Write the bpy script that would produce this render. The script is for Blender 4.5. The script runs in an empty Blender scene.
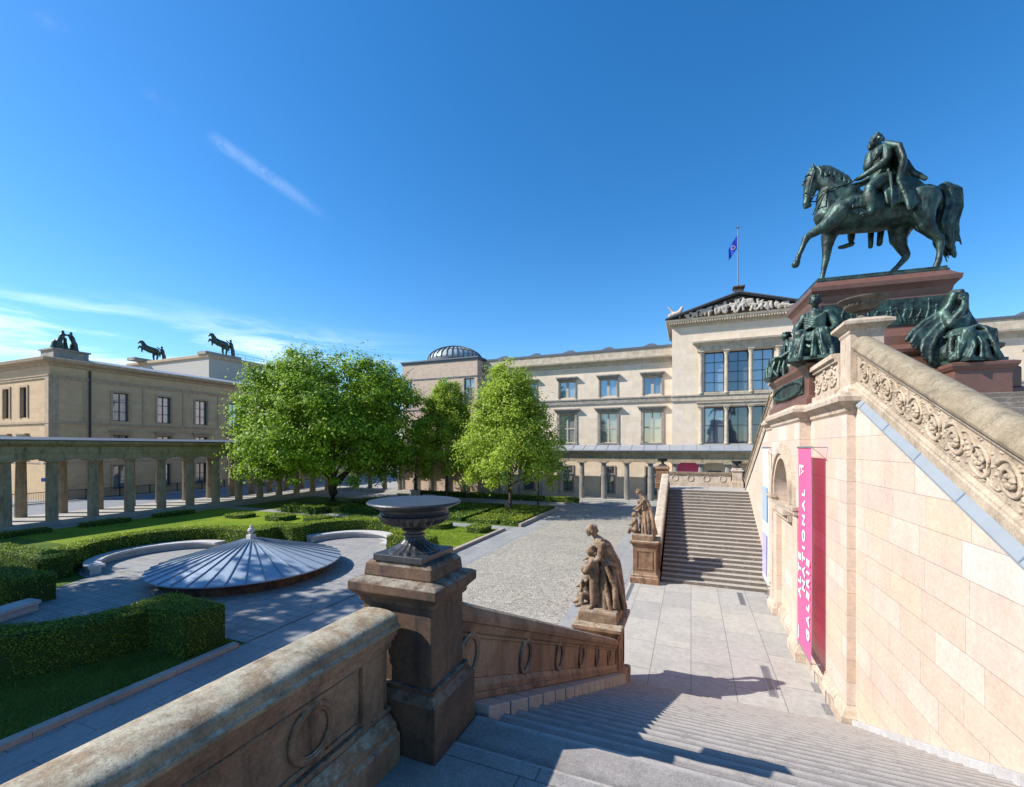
import bpy, bmesh, math, random
import numpy as np
from mathutils import Vector, Matrix, noise as mnoise
random.seed(7)
RNG = np.random.default_rng(11)
S = bpy.context.scene
COL = S.collection
R = math.radians

# ------------------------------------------------------------------ camera, sky, sun, exposure
YAW = 22.14
cam_d = bpy.data.cameras.new('camera')
cam = bpy.data.objects.new('camera', cam_d)
COL.objects.link(cam)
cam.location = (0, 0, 7)
cam.rotation_euler = (R(90), 0, R(YAW))
cam_d.sensor_fit = 'HORIZONTAL'
cam_d.sensor_width = 36
cam_d.lens = 36 * 440 / 1024
cam_d.shift_y = (448 - 393.5) / 1024
cam_d.clip_start = 0.05
cam_d.clip_end = 3000
S.camera = cam

SUN_DIR = Vector((1, .50, -.93)).normalized()
W = bpy.data.worlds.new('World'); S.world = W
W.use_nodes = True

S.view_settings.view_transform = 'Standard'
S.view_settings.look = 'None'
S.view_settings.gamma = 1
S.view_settings.use_curve_mapping = False
S.view_settings.exposure = 0.80
SUN_STRENGTH = 4.6
SKY_STRENGTH = 0.124

sd = bpy.data.lights.new('sun', 'SUN')
sd.energy = SUN_STRENGTH
sd.angle = R(.5)
sd.color = (1, .955, .895)
so = bpy.data.objects.new('sun', sd); COL.objects.link(so)
so.rotation_euler = SUN_DIR.to_track_quat('-Z', 'Y').to_euler()
so.location = (-40, -20, 60)


# ------------------------------------------------------------------ node helper
class NT:
    def __init__(s, tree):
        s.t = tree; s.t.nodes.clear()

    def n(s, kind, props=None, **ins):
        nd = s.t.nodes.new(kind)
        for k, v in (props or {}).items():
            setattr(nd, k, v)
        for k, v in ins.items():
            key = int(k[1:]) if k[0] == 'i' and k[1:].isdigit() else k.replace('_', ' ')
            sock = nd.inputs[key]
            if isinstance(v, bpy.types.NodeSocket):
                s.t.links.new(v, sock)
            else:
                sock.default_value = v
        return nd

    def m(s, op, a, b=0.0, c=0.0, clamp=False):
        return s.n('ShaderNodeMath', {'operation': op, 'use_clamp': clamp}, i0=a, i1=b, i2=c).outputs[0]

    def mix(s, f, a, b, bt='MIX'):
        nd = s.n('ShaderNodeMix', {'data_type': 'RGBA', 'blend_type': bt})
        for sock, v in ((nd.inputs[0], f), (nd.inputs[6], a), (nd.inputs[7], b)):
            if isinstance(v, bpy.types.NodeSocket): s.t.links.new(v, sock)
            else: sock.default_value = v if not (isinstance(v, tuple) and len(v) == 3) else (*v, 1)
        return nd.outputs[2]

    def ramp(s, f, stops):
        nd = s.n('ShaderNodeValToRGB', Fac=f)
        e = nd.color_ramp.elements
        while len(e) < len(stops): e.new(.5)
        for el, (p, c) in zip(e, stops):
            el.position = p; el.color = (*c, 1) if len(c) == 3 else c
        return nd.outputs[0]

    def noise(s, vec, scale, detail=4, rough=.55, dist=0):
        return s.n('ShaderNodeTexNoise', Vector=vec, Scale=scale, Detail=detail, Roughness=rough, Distortion=dist).outputs[0]

    def smooth(s, x, lo, hi):
        return s.n('ShaderNodeMapRange', {'interpolation_type': 'SMOOTHSTEP'}, Value=x, From_Min=lo, From_Max=hi).outputs[0]


# ------------------------------------------------------------------ the sky (Nishita, thin cirrus low on the left, one old contrail)
def build_sky():
    t = NT(W.node_tree)
    sky = t.n('ShaderNodeTexSky', {'sky_type': 'NISHITA', 'sun_disc': False})
    sky.sun_elevation = math.asin(-SUN_DIR.z)
    sky.sun_rotation = math.atan2(-SUN_DIR.x, -SUN_DIR.y)
    sky.altitude = 50; sky.air_density = 1.0; sky.dust_density = .25; sky.ozone_density = 4.0
    d = t.n('ShaderNodeTexCoord').outputs['Generated']
    hs = t.n('ShaderNodeHueSaturation', Saturation=1.30, Value=1., Color=sky.outputs[0]).outputs[0]
    sx = t.n('ShaderNodeSeparateXYZ', Vector=d)
    # cirrus streaks
    st = t.n('ShaderNodeVectorMath', {'operation': 'MULTIPLY'}, i0=d, i1=(2.4, 2.4, 19.)).outputs[0]
    n = t.noise(st, 1.3, 8, .62, .7)
    band = t.m('MULTIPLY', t.smooth(sx.outputs[2], .08, .17), t.m('SUBTRACT', 1., t.smooth(sx.outputs[2], .18, .27)))
    left = t.smooth(t.m('MULTIPLY', sx.outputs[0], -1.), .45, .85)
    cl = t.m('MULTIPLY', t.m('MULTIPLY', band, left), t.smooth(n, .42, .70))
    # contrail
    def ray(px, py):
        a = R(YAW); x = (px - 512) / 440
        return Vector((x * math.cos(a) - math.sin(a), x * math.sin(a) + math.cos(a), (448 - py) / 440)).normalized()
    A, B = ray(205, 132), ray(335, 224)
    nrm = A.cross(B).normalized(); tan = (B - A).normalized(); mid = ((A + B) / 2).normalized()
    def dot(v): return t.n('ShaderNodeVectorMath', {'operation': 'DOT_PRODUCT'}, i0=d, i1=tuple(v)).outputs[1]
    nn = t.noise(d, 60, 6, .75); nb = t.noise(d, 14, 4, .6)
    h = (B - A).length / 2
    along = dot(tan)
    off = t.m('ADD', dot(nrm), t.m('MULTIPLY', t.m('SUBTRACT', nb, .5), .012))
    wid = t.m('SUBTRACT', 1., t.smooth(t.m('ABSOLUTE', off), .0, .016))
    rng = t.m('MULTIPLY', t.smooth(along, -h - .005, -h + .03), t.m('SUBTRACT', 1., t.smooth(along, h - .10, h)))
    tail = t.m('MULTIPLY', t.m('MULTIPLY', t.smooth(along, -h - .42, -h - .2), t.m('SUBTRACT', 1., t.smooth(along, -h - .12, -h - .02))), t.smooth(nb, .48, .7))
    ct = t.m('MULTIPLY', t.m('MULTIPLY', wid, t.m('ADD', t.m('MULTIPLY', rng, .085), t.m('MULTIPLY', tail, .06))), t.smooth(nn, .2, .62))
    ct = t.m('MULTIPLY', ct, t.m('GREATER_THAN', dot(mid), .3))
    c = t.mix(t.m('MULTIPLY', cl, .5), hs, (9.5, 9.8, 10.0))
    c = t.mix(ct, c, (8.6, 8.8, 9.4))
    bg = t.n('ShaderNodeBackground', Color=c, Strength=SKY_STRENGTH)
    o = t.n('ShaderNodeOutputWorld'); t.t.links.new(bg.outputs[0], o.inputs[0])


build_sky()


def new_mat(name):
    m = bpy.data.materials.new(name); m.use_nodes = True
    return m, NT(m.node_tree)


def finish(t, col, rough=.8, bump=None, bstr=.3, bdist=.02, metallic=0., spec=.3, trans=None):
    kw = {}
    if bump is not None:
        kw['Normal'] = t.n('ShaderNodeBump', Strength=bstr, Distance=bdist, Height=bump).outputs[0]
    p = t.n('ShaderNodeBsdfPrincipled', Roughness=rough, Metallic=metallic, **kw)
    p.inputs['Specular IOR Level'].default_value = spec
    if isinstance(col, tuple): p.inputs['Base Color'].default_value = (*col, 1)
    else: t.t.links.new(col, p.inputs['Base Color'])
    out = p.outputs[0]
    if trans is not None:
        tr = t.n('ShaderNodeBsdfTranslucent')
        if isinstance(col, tuple): tr.inputs[0].default_value = (*col, 1)
        else: t.t.links.new(col, tr.inputs[0])
        mx = t.n('ShaderNodeMixShader', Fac=trans)
        t.t.links.new(out, mx.inputs[1]); t.t.links.new(tr.outputs[0], mx.inputs[2])
        out = mx.outputs[0]
    o = t.n('ShaderNodeOutputMaterial')
    t.t.links.new(out, o.inputs[0])


def uvplane(t):
    g = t.n('ShaderNodeNewGeometry')
    p = t.n('ShaderNodeSeparateXYZ', Vector=g.outputs['Position'])
    nn = t.n('ShaderNodeSeparateXYZ', Vector=g.outputs['True Normal'])
    ax = t.m('ABSOLUTE', nn.outputs[0]); ay = t.m('ABSOLUTE', nn.outputs[1]); az = t.m('ABSOLUTE', nn.outputs[2])
    xf = t.m('GREATER_THAN', ax, ay)
    hf = t.m('GREATER_THAN', az, .75)
    def sel(f, a, b):
        return t.m('ADD', t.m('MULTIPLY', b, f), t.m('MULTIPLY', a, t.m('SUBTRACT', 1., f)))
    u = sel(hf, sel(xf, p.outputs[0], p.outputs[1]), p.outputs[0])
    v = sel(hf, p.outputs[2], p.outputs[1])
    return g.outputs['Position'], u, v, nn.outputs[2]


def blocks(t, u, v, bw, bh, mw):
    vr = t.m('DIVIDE', v, bh)
    row = t.m('FLOOR', vr)
    off = t.n('ShaderNodeTexWhiteNoise', {'noise_dimensions': '1D'}, W=row).outputs[0]
    uu = t.m('ADD', t.m('DIVIDE', u, bw), off)
    colr = t.m('FLOOR', uu)
    cv = t.n('ShaderNodeCombineXYZ', X=colr, Y=row).outputs[0]
    rnd = t.n('ShaderNodeTexWhiteNoise', {'noise_dimensions': '2D'}, Vector=cv).outputs[0]
    fu = t.m('MULTIPLY', t.m('FRACT', uu), bw); fv = t.m('MULTIPLY', t.m('FRACT', vr), bh)
    e = t.m('MINIMUM', t.m('MINIMUM', fu, t.m('SUBTRACT', bw, fu)), t.m('MINIMUM', fv, t.m('SUBTRACT', bh, fv)))
    mort = t.m('SUBTRACT', 1., t.smooth(e, mw * .4, mw))
    return rnd, mort


def ashlar(name, pal, bw=1., bh=.5, mw=.012, mort=.72, stain=.25, stain_col=(.12, .09, .07), rough=.85, fine=.12, bstr=.25):
    m, t = new_mat(name)
    P, u, v, nz = uvplane(t)
    rnd, mo = blocks(t, u, v, bw, bh, mw)
    k = len(pal)
    col = t.ramp(rnd, [(i / (k - 1) if k > 1 else 0, c) for i, c in enumerate(pal)])
    n1 = t.noise(P, 1.1, 6, .6)
    n2 = t.noise(P, 14, 5, .65)
    stv = t.n('ShaderNodeVectorMath', {'operation': 'MULTIPLY'}, i0=P, i1=(2.2, 2.2, .45)).outputs[0]
    n3 = t.noise(stv, 1.0, 6, .65)
    col = t.mix(t.m('MULTIPLY', t.smooth(n3, .48, .75), stain), col, stain_col)
    col = t.mix(1., col, t.ramp(n1, [(.3, (.89, .89, .89)), (.7, (1.05, 1.03, 1.0))]), 'MULTIPLY')
    col = t.mix(1., col, t.ramp(n2, [(.3, (1 - fine,) * 3), (.7, (1 + fine,) * 3)]), 'MULTIPLY')
    col = t.mix(t.m('MULTIPLY', mo, 1 - mort), col, (.05, .04, .03))
    h = t.m('SUBTRACT', t.m('MULTIPLY', n2, .35), mo)
    finish(t, col, rough, h, bstr, .012)
    return m


def weathered(name, c1, c2, soot=(.035, .03, .026), soot_amt=.6, lichen=(.38, .36, .24), lich_amt=.8, scale=1.6, rough=.88, bstr=.35):
    m, t = new_mat(name)
    g = t.n('ShaderNodeNewGeometry'); P = g.outputs['Position']
    nz = t.n('ShaderNodeSeparateXYZ', Vector=g.outputs['Normal']).outputs[2]
    n1 = t.noise(P, scale, 6, .62, .3)
    n2 = t.noise(P, 22, 6, .7)
    stv = t.n('ShaderNodeVectorMath', {'operation': 'MULTIPLY'}, i0=P, i1=(3.2, 3.2, .9)).outputs[0]
    n3 = t.noise(stv, 1.2, 7, .68, .4)
    n4 = t.noise(P, 7.5, 7, .72)
    col = t.mix(t.smooth(n1, .35, .66), c1, c2)
    col = t.mix(t.m('MULTIPLY', t.smooth(n3, .46, .72), soot_amt), col, soot)
    col = t.mix(t.m('MULTIPLY', t.m('MULTIPLY', t.smooth(nz, .35, .8), t.smooth(n4, .38, .62)), lich_amt), col, lichen)
    n5 = t.noise(P, 45, 3, .6)
    col = t.mix(t.m('MULTIPLY', t.m('MULTIPLY', t.smooth(nz, .3, .7), t.smooth(n5, .56, .68)), lich_amt * .6), col, (.09, .085, .05))
    n6 = t.noise(P, 95, 3, .75)
    col = t.mix(1., col, t.ramp(n2, [(.25, (.68,) * 3), (.75, (1.24,) * 3)]), 'MULTIPLY')
    col = t.mix(1., col, t.ramp(n6, [(.28, (.70,) * 3), (.72, (1.26,) * 3)]), 'MULTIPLY')
    finish(t, col, rough, t.m('ADD', t.m('ADD', n2, t.m('MULTIPLY', n4, .6)), t.m('MULTIPLY', n6, .5)), bstr, .015)
    return m


def granite(name, c, speck=.3, rough=.7, scale=60, metallic=0., spec=.3, slab=None, stain=.35, along=False, grime_shade=0., tread=None):
    m, t = new_mat(name)
    P, u, v, nz = uvplane(t)
    n = t.noise(P, scale, 4, .8)
    n1 = t.noise(P, .9, 6, .65)
    n2 = t.noise(P, 5, 6, .7)
    col = t.mix(t.smooth(n, .3, .7), tuple(x * (1 - speck) for x in c), tuple(min(1, x * (1 + speck)) for x in c))
    col = t.mix(t.m('MULTIPLY', t.smooth(n1, .42, .7), stain), col, tuple(x * .55 for x in c))
    col = t.mix(1., col, t.ramp(n2, [(.3, (.84,) * 3), (.7, (1.12,) * 3)]), 'MULTIPLY')
    h = n
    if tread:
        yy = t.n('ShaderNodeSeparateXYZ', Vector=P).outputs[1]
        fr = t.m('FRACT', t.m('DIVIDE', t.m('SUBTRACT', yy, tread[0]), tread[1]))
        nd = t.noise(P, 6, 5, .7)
        dirt_shade = t.m('MULTIPLY', t.m('SUBTRACT', 1., t.smooth(fr, .02, .30)), t.smooth(nd, .25, .6))  # tread backs painted darker: dirt plus contact shade; nosings worn pale
        col = t.mix(t.m('MULTIPLY', dirt_shade, .62), col, (.085, .075, .066))
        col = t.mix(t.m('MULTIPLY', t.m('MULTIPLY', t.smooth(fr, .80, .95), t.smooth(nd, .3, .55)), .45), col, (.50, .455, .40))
    if grime_shade:
        gv = t.m('MULTIPLY', t.m('SUBTRACT', 1., t.smooth(nz, .3, .8)), t.m('MULTIPLY', t.smooth(n2, .2, .5), grime_shade))  # vertical faces painted darker: dirt plus the shade on the risers
        col = t.mix(gv, col, (.075, .06, .048))
    if slab:
        rnd, mo = blocks(t, *((v, u) if along else (u, v)), slab[0], slab[1], slab[2])
        col = t.mix(1., col, t.ramp(rnd, [(0, (.90, .90, .91)), (.5, (1, 1, 1)), (1, (1.07, 1.06, 1.02))]), 'MULTIPLY')
        col = t.mix(t.m('MULTIPLY', mo, .75), col, tuple(x * .25 for x in c))
        h = t.m('SUBTRACT', t.m('MULTIPLY', n, .4), mo)
    finish(t, col, rough, h, .25, .012, metallic, spec)
    return m


def plain(name, c, rough=.6, metallic=0., spec=.4, var=.2, scale=3., bstr=.1):
    m, t = new_mat(name)
    P = t.n('ShaderNodeNewGeometry').outputs['Position']
    n = t.noise(P, scale, 5, .65)
    col = t.mix(n, tuple(x * (1 - var) for x in c), tuple(min(1., x * (1 + var)) for x in c))
    finish(t, col, rough, n, bstr, .01, metallic, spec)
    return m


def bronze(name):
    m, t = new_mat(name)
    g = t.n('ShaderNodeNewGeometry'); P = g.outputs['Position']
    n1 = t.noise(P, 2.2, 6, .65, .4); n2 = t.noise(P, 9, 6, .7)
    nz = t.n('ShaderNodeSeparateXYZ', Vector=g.outputs['Normal']).outputs[2]
    col = t.mix(t.smooth(n1, .38, .62), (.018, .026, .023), (.05, .095, .078))
    col = t.mix(t.m('MULTIPLY', t.smooth(t.m('ADD', nz, t.m('MULTIPLY', n2, .8)), .6, 1.25), .55), col, (.11, .175, .145))  # upward faces lightened as a painted top highlight over the patina
    sv = t.n('ShaderNodeVectorMath', {'operation': 'MULTIPLY'}, i0=P, i1=(9., 9., 1.1)).outputs[0]
    n3 = t.noise(sv, 1., 5, .65)
    col = t.mix(t.m('MULTIPLY', t.smooth(n3, .55, .70), .4), col, (.12, .205, .17))
    col = t.mix(t.m('MULTIPLY', t.smooth(t.noise(sv, 1.7, 4, .6), .55, .7), .75), col, (.010, .012, .011))
    col = t.mix(t.m('MULTIPLY', t.smooth(n2, .55, .72), .5), col, (.014, .016, .014))
    n4 = t.noise(P, 26, 4, .7)
    finish(t, col, t.ramp(n2, [(.3, (.30,) * 3), (.7, (.60,) * 3)]), t.m('ADD', n2, t.m('MULTIPLY', n4, .5)), .45, .03, .5, .5)
    return m


def leafmat(name, pal, trans=.35, rough=.5):
    m, t = new_mat(name)
    g = t.n('ShaderNodeNewGeometry')
    col = t.ramp(g.outputs['Random Per Island'], [(i / (len(pal) - 1), c) for i, c in enumerate(pal)])
    n = t.noise(g.outputs['Position'], .45, 3)
    col = t.mix(1., col, t.ramp(n, [(.35, (.78, .82, .8)), (.65, (1.18, 1.12, 1.0))]), 'MULTIPLY')
    finish(t, col, rough, None, 0, 0, 0, .25, trans)
    return m


def grassmat(name, a, b, c):
    m, t = new_mat(name)
    P = t.n('ShaderNodeNewGeometry').outputs['Position']
    n1 = t.noise(P, .35, 6, .6); n2 = t.noise(P, 9, 6, .75); n3 = t.noise(P, 45, 3, .7)
    col = t.mix(t.smooth(n1, .35, .65), a, b)
    col = t.mix(t.m('MULTIPLY', t.smooth(n2, .5, .7), .55), col, c)
    col = t.mix(1., col, t.ramp(n3, [(.3, (.5,) * 3), (.7, (1.4,) * 3)]), 'MULTIPLY')
    n4 = t.noise(P, 2.3, 5, .7)
    col = t.mix(t.m('MULTIPLY', t.smooth(n4, .55, .75), .35), col, (.20, .19, .07))
    finish(t, col, .85, t.m('ADD', n3, n2), 1., .08, 0, .15)
    return m


def cobblemat(name):
    m, t = new_mat(name)
    P = t.n('ShaderNodeNewGeometry').outputs['Position']
    w = t.n('ShaderNodeVectorMath', {'operation': 'ADD'}, i0=P, i1=t.n('ShaderNodeTexNoise', Vector=P, Scale=.7, Detail=2.).outputs[1]).outputs[0]
    vo = t.n('ShaderNodeTexVoronoi', {'feature': 'F1'}, Vector=w, Scale=9.5, Randomness=.7)
    ve = t.n('ShaderNodeTexVoronoi', {'feature': 'DISTANCE_TO_EDGE'}, Vector=w, Scale=9.5, Randomness=.7)
    rc = t.n('ShaderNodeSeparateColor', Color=vo.outputs['Color']).outputs[0]
    col = t.ramp(rc, [(0, (.33, .30, .245)), (.4, (.43, .395, .325)), (.75, (.50, .46, .38)), (1, (.39, .375, .345))])
    n1 = t.noise(P, .25, 6, .65); n2 = t.noise(P, 2.2, 5, .7)
    col = t.mix(1., col, t.ramp(n1, [(.3, (.82, .82, .82)), (.7, (1.08, 1.06, 1.02))]), 'MULTIPLY')
    col = t.mix(1., col, t.ramp(n2, [(.3, (.86, .86, .86)), (.7, (1.1, 1.1, 1.1))]), 'MULTIPLY')
    gap = t.m('SUBTRACT', 1., t.smooth(ve.outputs['Distance'], .02, .11))
    col = t.mix(t.m('MULTIPLY', gap, .75), col, (.10, .095, .08))
    finish(t, col, .8, t.m('SUBTRACT', 1., gap), .6, .03, 0, .25)
    return m


def glassmat(name, rough=.03):
    m, t = new_mat(name)
    P = t.n('ShaderNodeNewGeometry').outputs['Position']
    n = t.noise(P, .8, 2)
    rnd = t.n('ShaderNodeObjectInfo').outputs['Random']
    col = t.ramp(rnd, [(0, (.10, .12, .13)), (.3, (.30, .37, .44)), (.6, (.42, .47, .50)), (.8, (.20, .24, .27)), (1, (.48, .46, .40))])
    finish(t, col, rough, n, .05, .05, .55, 1.0)
    return m


def clothmat(name, c, trans):
    m, t = new_mat(name)
    P = t.n('ShaderNodeNewGeometry').outputs['Position']
    n = t.noise(P, 3, 3)
    finish(t, c, .6, n, .1, .02, 0, .2, trans)
    return m


# materials
M = {}
M['wall'] = ashlar('pale_sandstone_ashlar', [(.545, .425, .335), (.56, .44, .355), (.54, .415, .325), (.57, .455, .375), (.53, .415, .345), (.555, .43, .335), (.62, .53, .465), (.55, .43, .345), (.56, .445, .36), (.575, .445, .33), (.55, .43, .34), (.56, .44, .35)], 1.35, .56, .009, .55, .22, (.46, .29, .17))
M['trim'] = weathered('carved_sandstone', (.44, .345, .26), (.56, .46, .355), (.16, .12, .08), .55, (.36, .33, .24), .4)
M['coping'] = weathered('lichen_coping_stone', (.21, .15, .092), (.29, .215, .135), (.05, .042, .032), .65, (.40, .375, .285), .75, 2.4)
M['mossy'] = weathered('mossy_coping_stone', (.22, .17, .11), (.30, .24, .165), (.06, .05, .036), .6, (.30, .27, .185), .6, 2.6)
M['frieze'] = weathered('carved_frieze_stone', (.36, .28, .20), (.48, .385, .285), (.11, .085, .06), .6, (.33, .30, .22), .35)
M['brown'] = weathered('brown_sandstone', (.195, .105, .06), (.285, .168, .10), (.026, .021, .018), .75, (.40, .37, .27), .85, 1.5)
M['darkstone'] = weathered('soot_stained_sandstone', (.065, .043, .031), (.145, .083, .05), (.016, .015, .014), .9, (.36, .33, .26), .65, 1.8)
M['statuestone'] = weathered('carved_statue_stone', (.16, .098, .056), (.33, .225, .145), (.022, .02, .018), .95, (.36, .33, .27), .6, 2.5)
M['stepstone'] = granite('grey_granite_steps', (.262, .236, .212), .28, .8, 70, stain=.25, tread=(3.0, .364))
M['farstep'] = granite('worn_granite_steps', (.37, .33, .28), .3, .8, 60, stain=.4, grime_shade=.8)
M['slab'] = granite('pale_paving_slabs', (.37, .352, .315), .14, .75, 50, slab=(2.1, 1.2, .014), stain=.25, along=True)
M['pathslab'] = granite('grey_path_slabs', (.27, .27, .265), .16, .75, 50, slab=(2.4, 1.05, .012), stain=.3, along=True)
M['court'] = granite('grey_court_paving', (.29, .28, .265), .2, .8, 40, slab=(.5, .5, .02), stain=.35)
M['kerb'] = granite('kerb_stone', (.36, .31, .27), .25, .8, 50, slab=(1.6, 40, .01), stain=.4)
M['skirt'] = granite('skirting_stone', (.33, .285, .25), .25, .8, 50, stain=.4)
M['bench'] = granite('pale_bench_stone', (.48, .46, .44), .15, .7, 45)
M['cobble'] = cobblemat('small_cobbles')
M['asphalt'] = granite('road_paving', (.21, .215, .225), .15, .85, 30, stain=.3)
M['ground'] = granite('ground_paving', (.30, .29, .275), .2, .85, 20, slab=(1., 1., .02))
M['blades'] = leafmat('grass_blades', [(.06, .12, .015), (.10, .18, .02), (.15, .23, .03), (.22, .25, .07)], .35)
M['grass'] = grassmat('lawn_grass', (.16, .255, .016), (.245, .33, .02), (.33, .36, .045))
M['grass2'] = grassmat('shade_toned_lawn_grass', (.085, .155, .02), (.13, .205, .028), (.17, .21, .05))  # copy of the lawn grass with shade put into a darker colour
M['hedge'] = leafmat('hedge_leaves', [(.065, .115, .014), (.125, .20, .022), (.19, .275, .03), (.27, .36, .042)], .4)
M['hedgelit'] = leafmat('sun_toned_hedge_leaves', [(.12, .18, .014), (.22, .30, .022), (.31, .39, .03), (.39, .46, .05)], .4)  # hedge leaves with sunlight put into a brighter palette
M['hedge_core'] = plain('hedge_inside', (.032, .06, .014), .9, 0, .1)
M['limehedge'] = leafmat('lime_hedge_leaves', [(.10, .165, .012), (.18, .255, .018), (.27, .33, .026), (.33, .38, .055)], .35)
M['leafA'] = leafmat('chestnut_leaves', [(.10, .19, .014), (.185, .31, .022), (.28, .43, .036), (.37, .52, .055)], .5)
M['leafB'] = leafmat('maple_leaves', [(.21, .31, .03), (.31, .43, .045), (.41, .53, .065), (.49, .60, .11)], .52)
M['leafC'] = leafmat('plane_leaves', [(.19, .29, .028), (.28, .395, .042), (.37, .49, .06), (.45, .57, .10)], .52)
M['bark'] = weathered('tree_bark', (.06, .045, .032), (.10, .08, .06), (.02, .016, .012), .5, (.10, .12, .06), .4, 4)
M['bronze'] = bronze('patinated_bronze')
M['darkbowl'] = weathered('dark_bowl_stone', (.10, .085, .07), (.17, .145, .115), (.03, .028, .025), .6, (.26, .25, .2), .4)
M['urnmetal'] = granite('dark_cast_iron', (.046, .046, .048), .25, .38, 40, .3, .5, stain=.5)
M['redgranite'] = granite('red_polished_granite', (.155, .076, .056), .35, .33, 80, spec=.5, stain=.3)
M['zinc'] = plain('standing_seam_zinc', (.30, .36, .42), .52, .25, .5, .12, 1.2)
M['zincseam'] = plain('zinc_seam', (.20, .25, .30), .45, .4)
M['flashing'] = plain('zinc_flashing', (.23, .255, .275), .55, 0., .4, .16, 2.5)
M['pink'] = clothmat('pink_banner_cloth', (.95, .16, .345), .30)
M['white'] = clothmat('white_banner_cloth', (.74, .75, .78), .3)
M['letters'] = plain('white_lettering', (.85, .85, .85), .6, 0, .2, .03)
M['violet'] = plain('pale_violet_print', (.40, .38, .62), .6, 0, .2, .3)
M['polegrey'] = plain('dark_flagpole_paint', (.16, .165, .18), .5)
M['steel'] = plain('grey_steel', (.35, .36, .37), .4, .7)
M['dark'] = plain('dark_metal', (.03, .032, .035), .5, .3)
M['neues'] = ashlar('neues_plaster', [(.66, .545, .41), (.69, .58, .45), (.63, .52, .395), (.72, .61, .49)], 2.2, .7, .012, .88, .16, (.36, .28, .21))
M['neues_trim'] = weathered('neues_trim_stone', (.43, .36, .27), (.55, .47, .36), (.13, .11, .09), .4, (.36, .33, .28), .3)
M['greystone'] = weathered('grey_weathered_stone', (.26, .235, .20), (.37, .33, .275), (.07, .065, .06), .5, (.34, .32, .28), .4)
M['brick'] = ashlar('pink_brick', [(.53, .40, .31), (.59, .455, .36), (.51, .385, .30), (.62, .485, .385)], .26, .09, .012, .8, .2)
M['altes'] = ashlar('ochre_plaster', [(.50, .355, .205), (.53, .38, .225), (.49, .345, .20), (.545, .395, .24)], 2.4, .62, .02, .86, .2, (.22, .16, .10))
M['altes_trim'] = weathered('ochre_trim', (.38, .28, .18), (.46, .35, .235), (.12, .09, .06), .45, (.35, .32, .25), .3)
M['colstone'] = weathered('grey_column_stone', (.34, .27, .185), (.44, .36, .255), (.045, .04, .035), .55, (.34, .32, .26), .4, 1.2)
M['entab'] = weathered('stained_architrave', (.33, .255, .155), (.43, .345, .215), (.045, .042, .035), .6, (.30, .29, .24), .4, .9)
M['roof'] = plain('lead_roof', (.11, .12, .135), .5, .3, .4, .2, 1.)
M['rooflight'] = plain('pale_roof_metal', (.34, .355, .37), .5, .3, .4, .2, .8)
M['glass'] = glassmat('window_glass')
M['domeglass'] = plain('dome_glazing', (.34, .41, .40), .3, .1, .6, .15)
M['frame'] = plain('window_frame', (.42, .37, .29), .6)
M['darkframe'] = plain('dark_window_frame', (.05, .052, .06), .5)
M['blueflag'] = clothmat('blue_flag_cloth', (.02, .06, .42), .3)
M['yellow'] = plain('yellow_stars', (.75, .55, .05), .6)
M['relief'] = weathered('pediment_relief_stone', (.42, .37, .31), (.55, .49, .42), (.10, .09, .08), .4, (.4, .38, .34), .3)


# ------------------------------------------------------------------ mesh helper
OFF = {}


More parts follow.
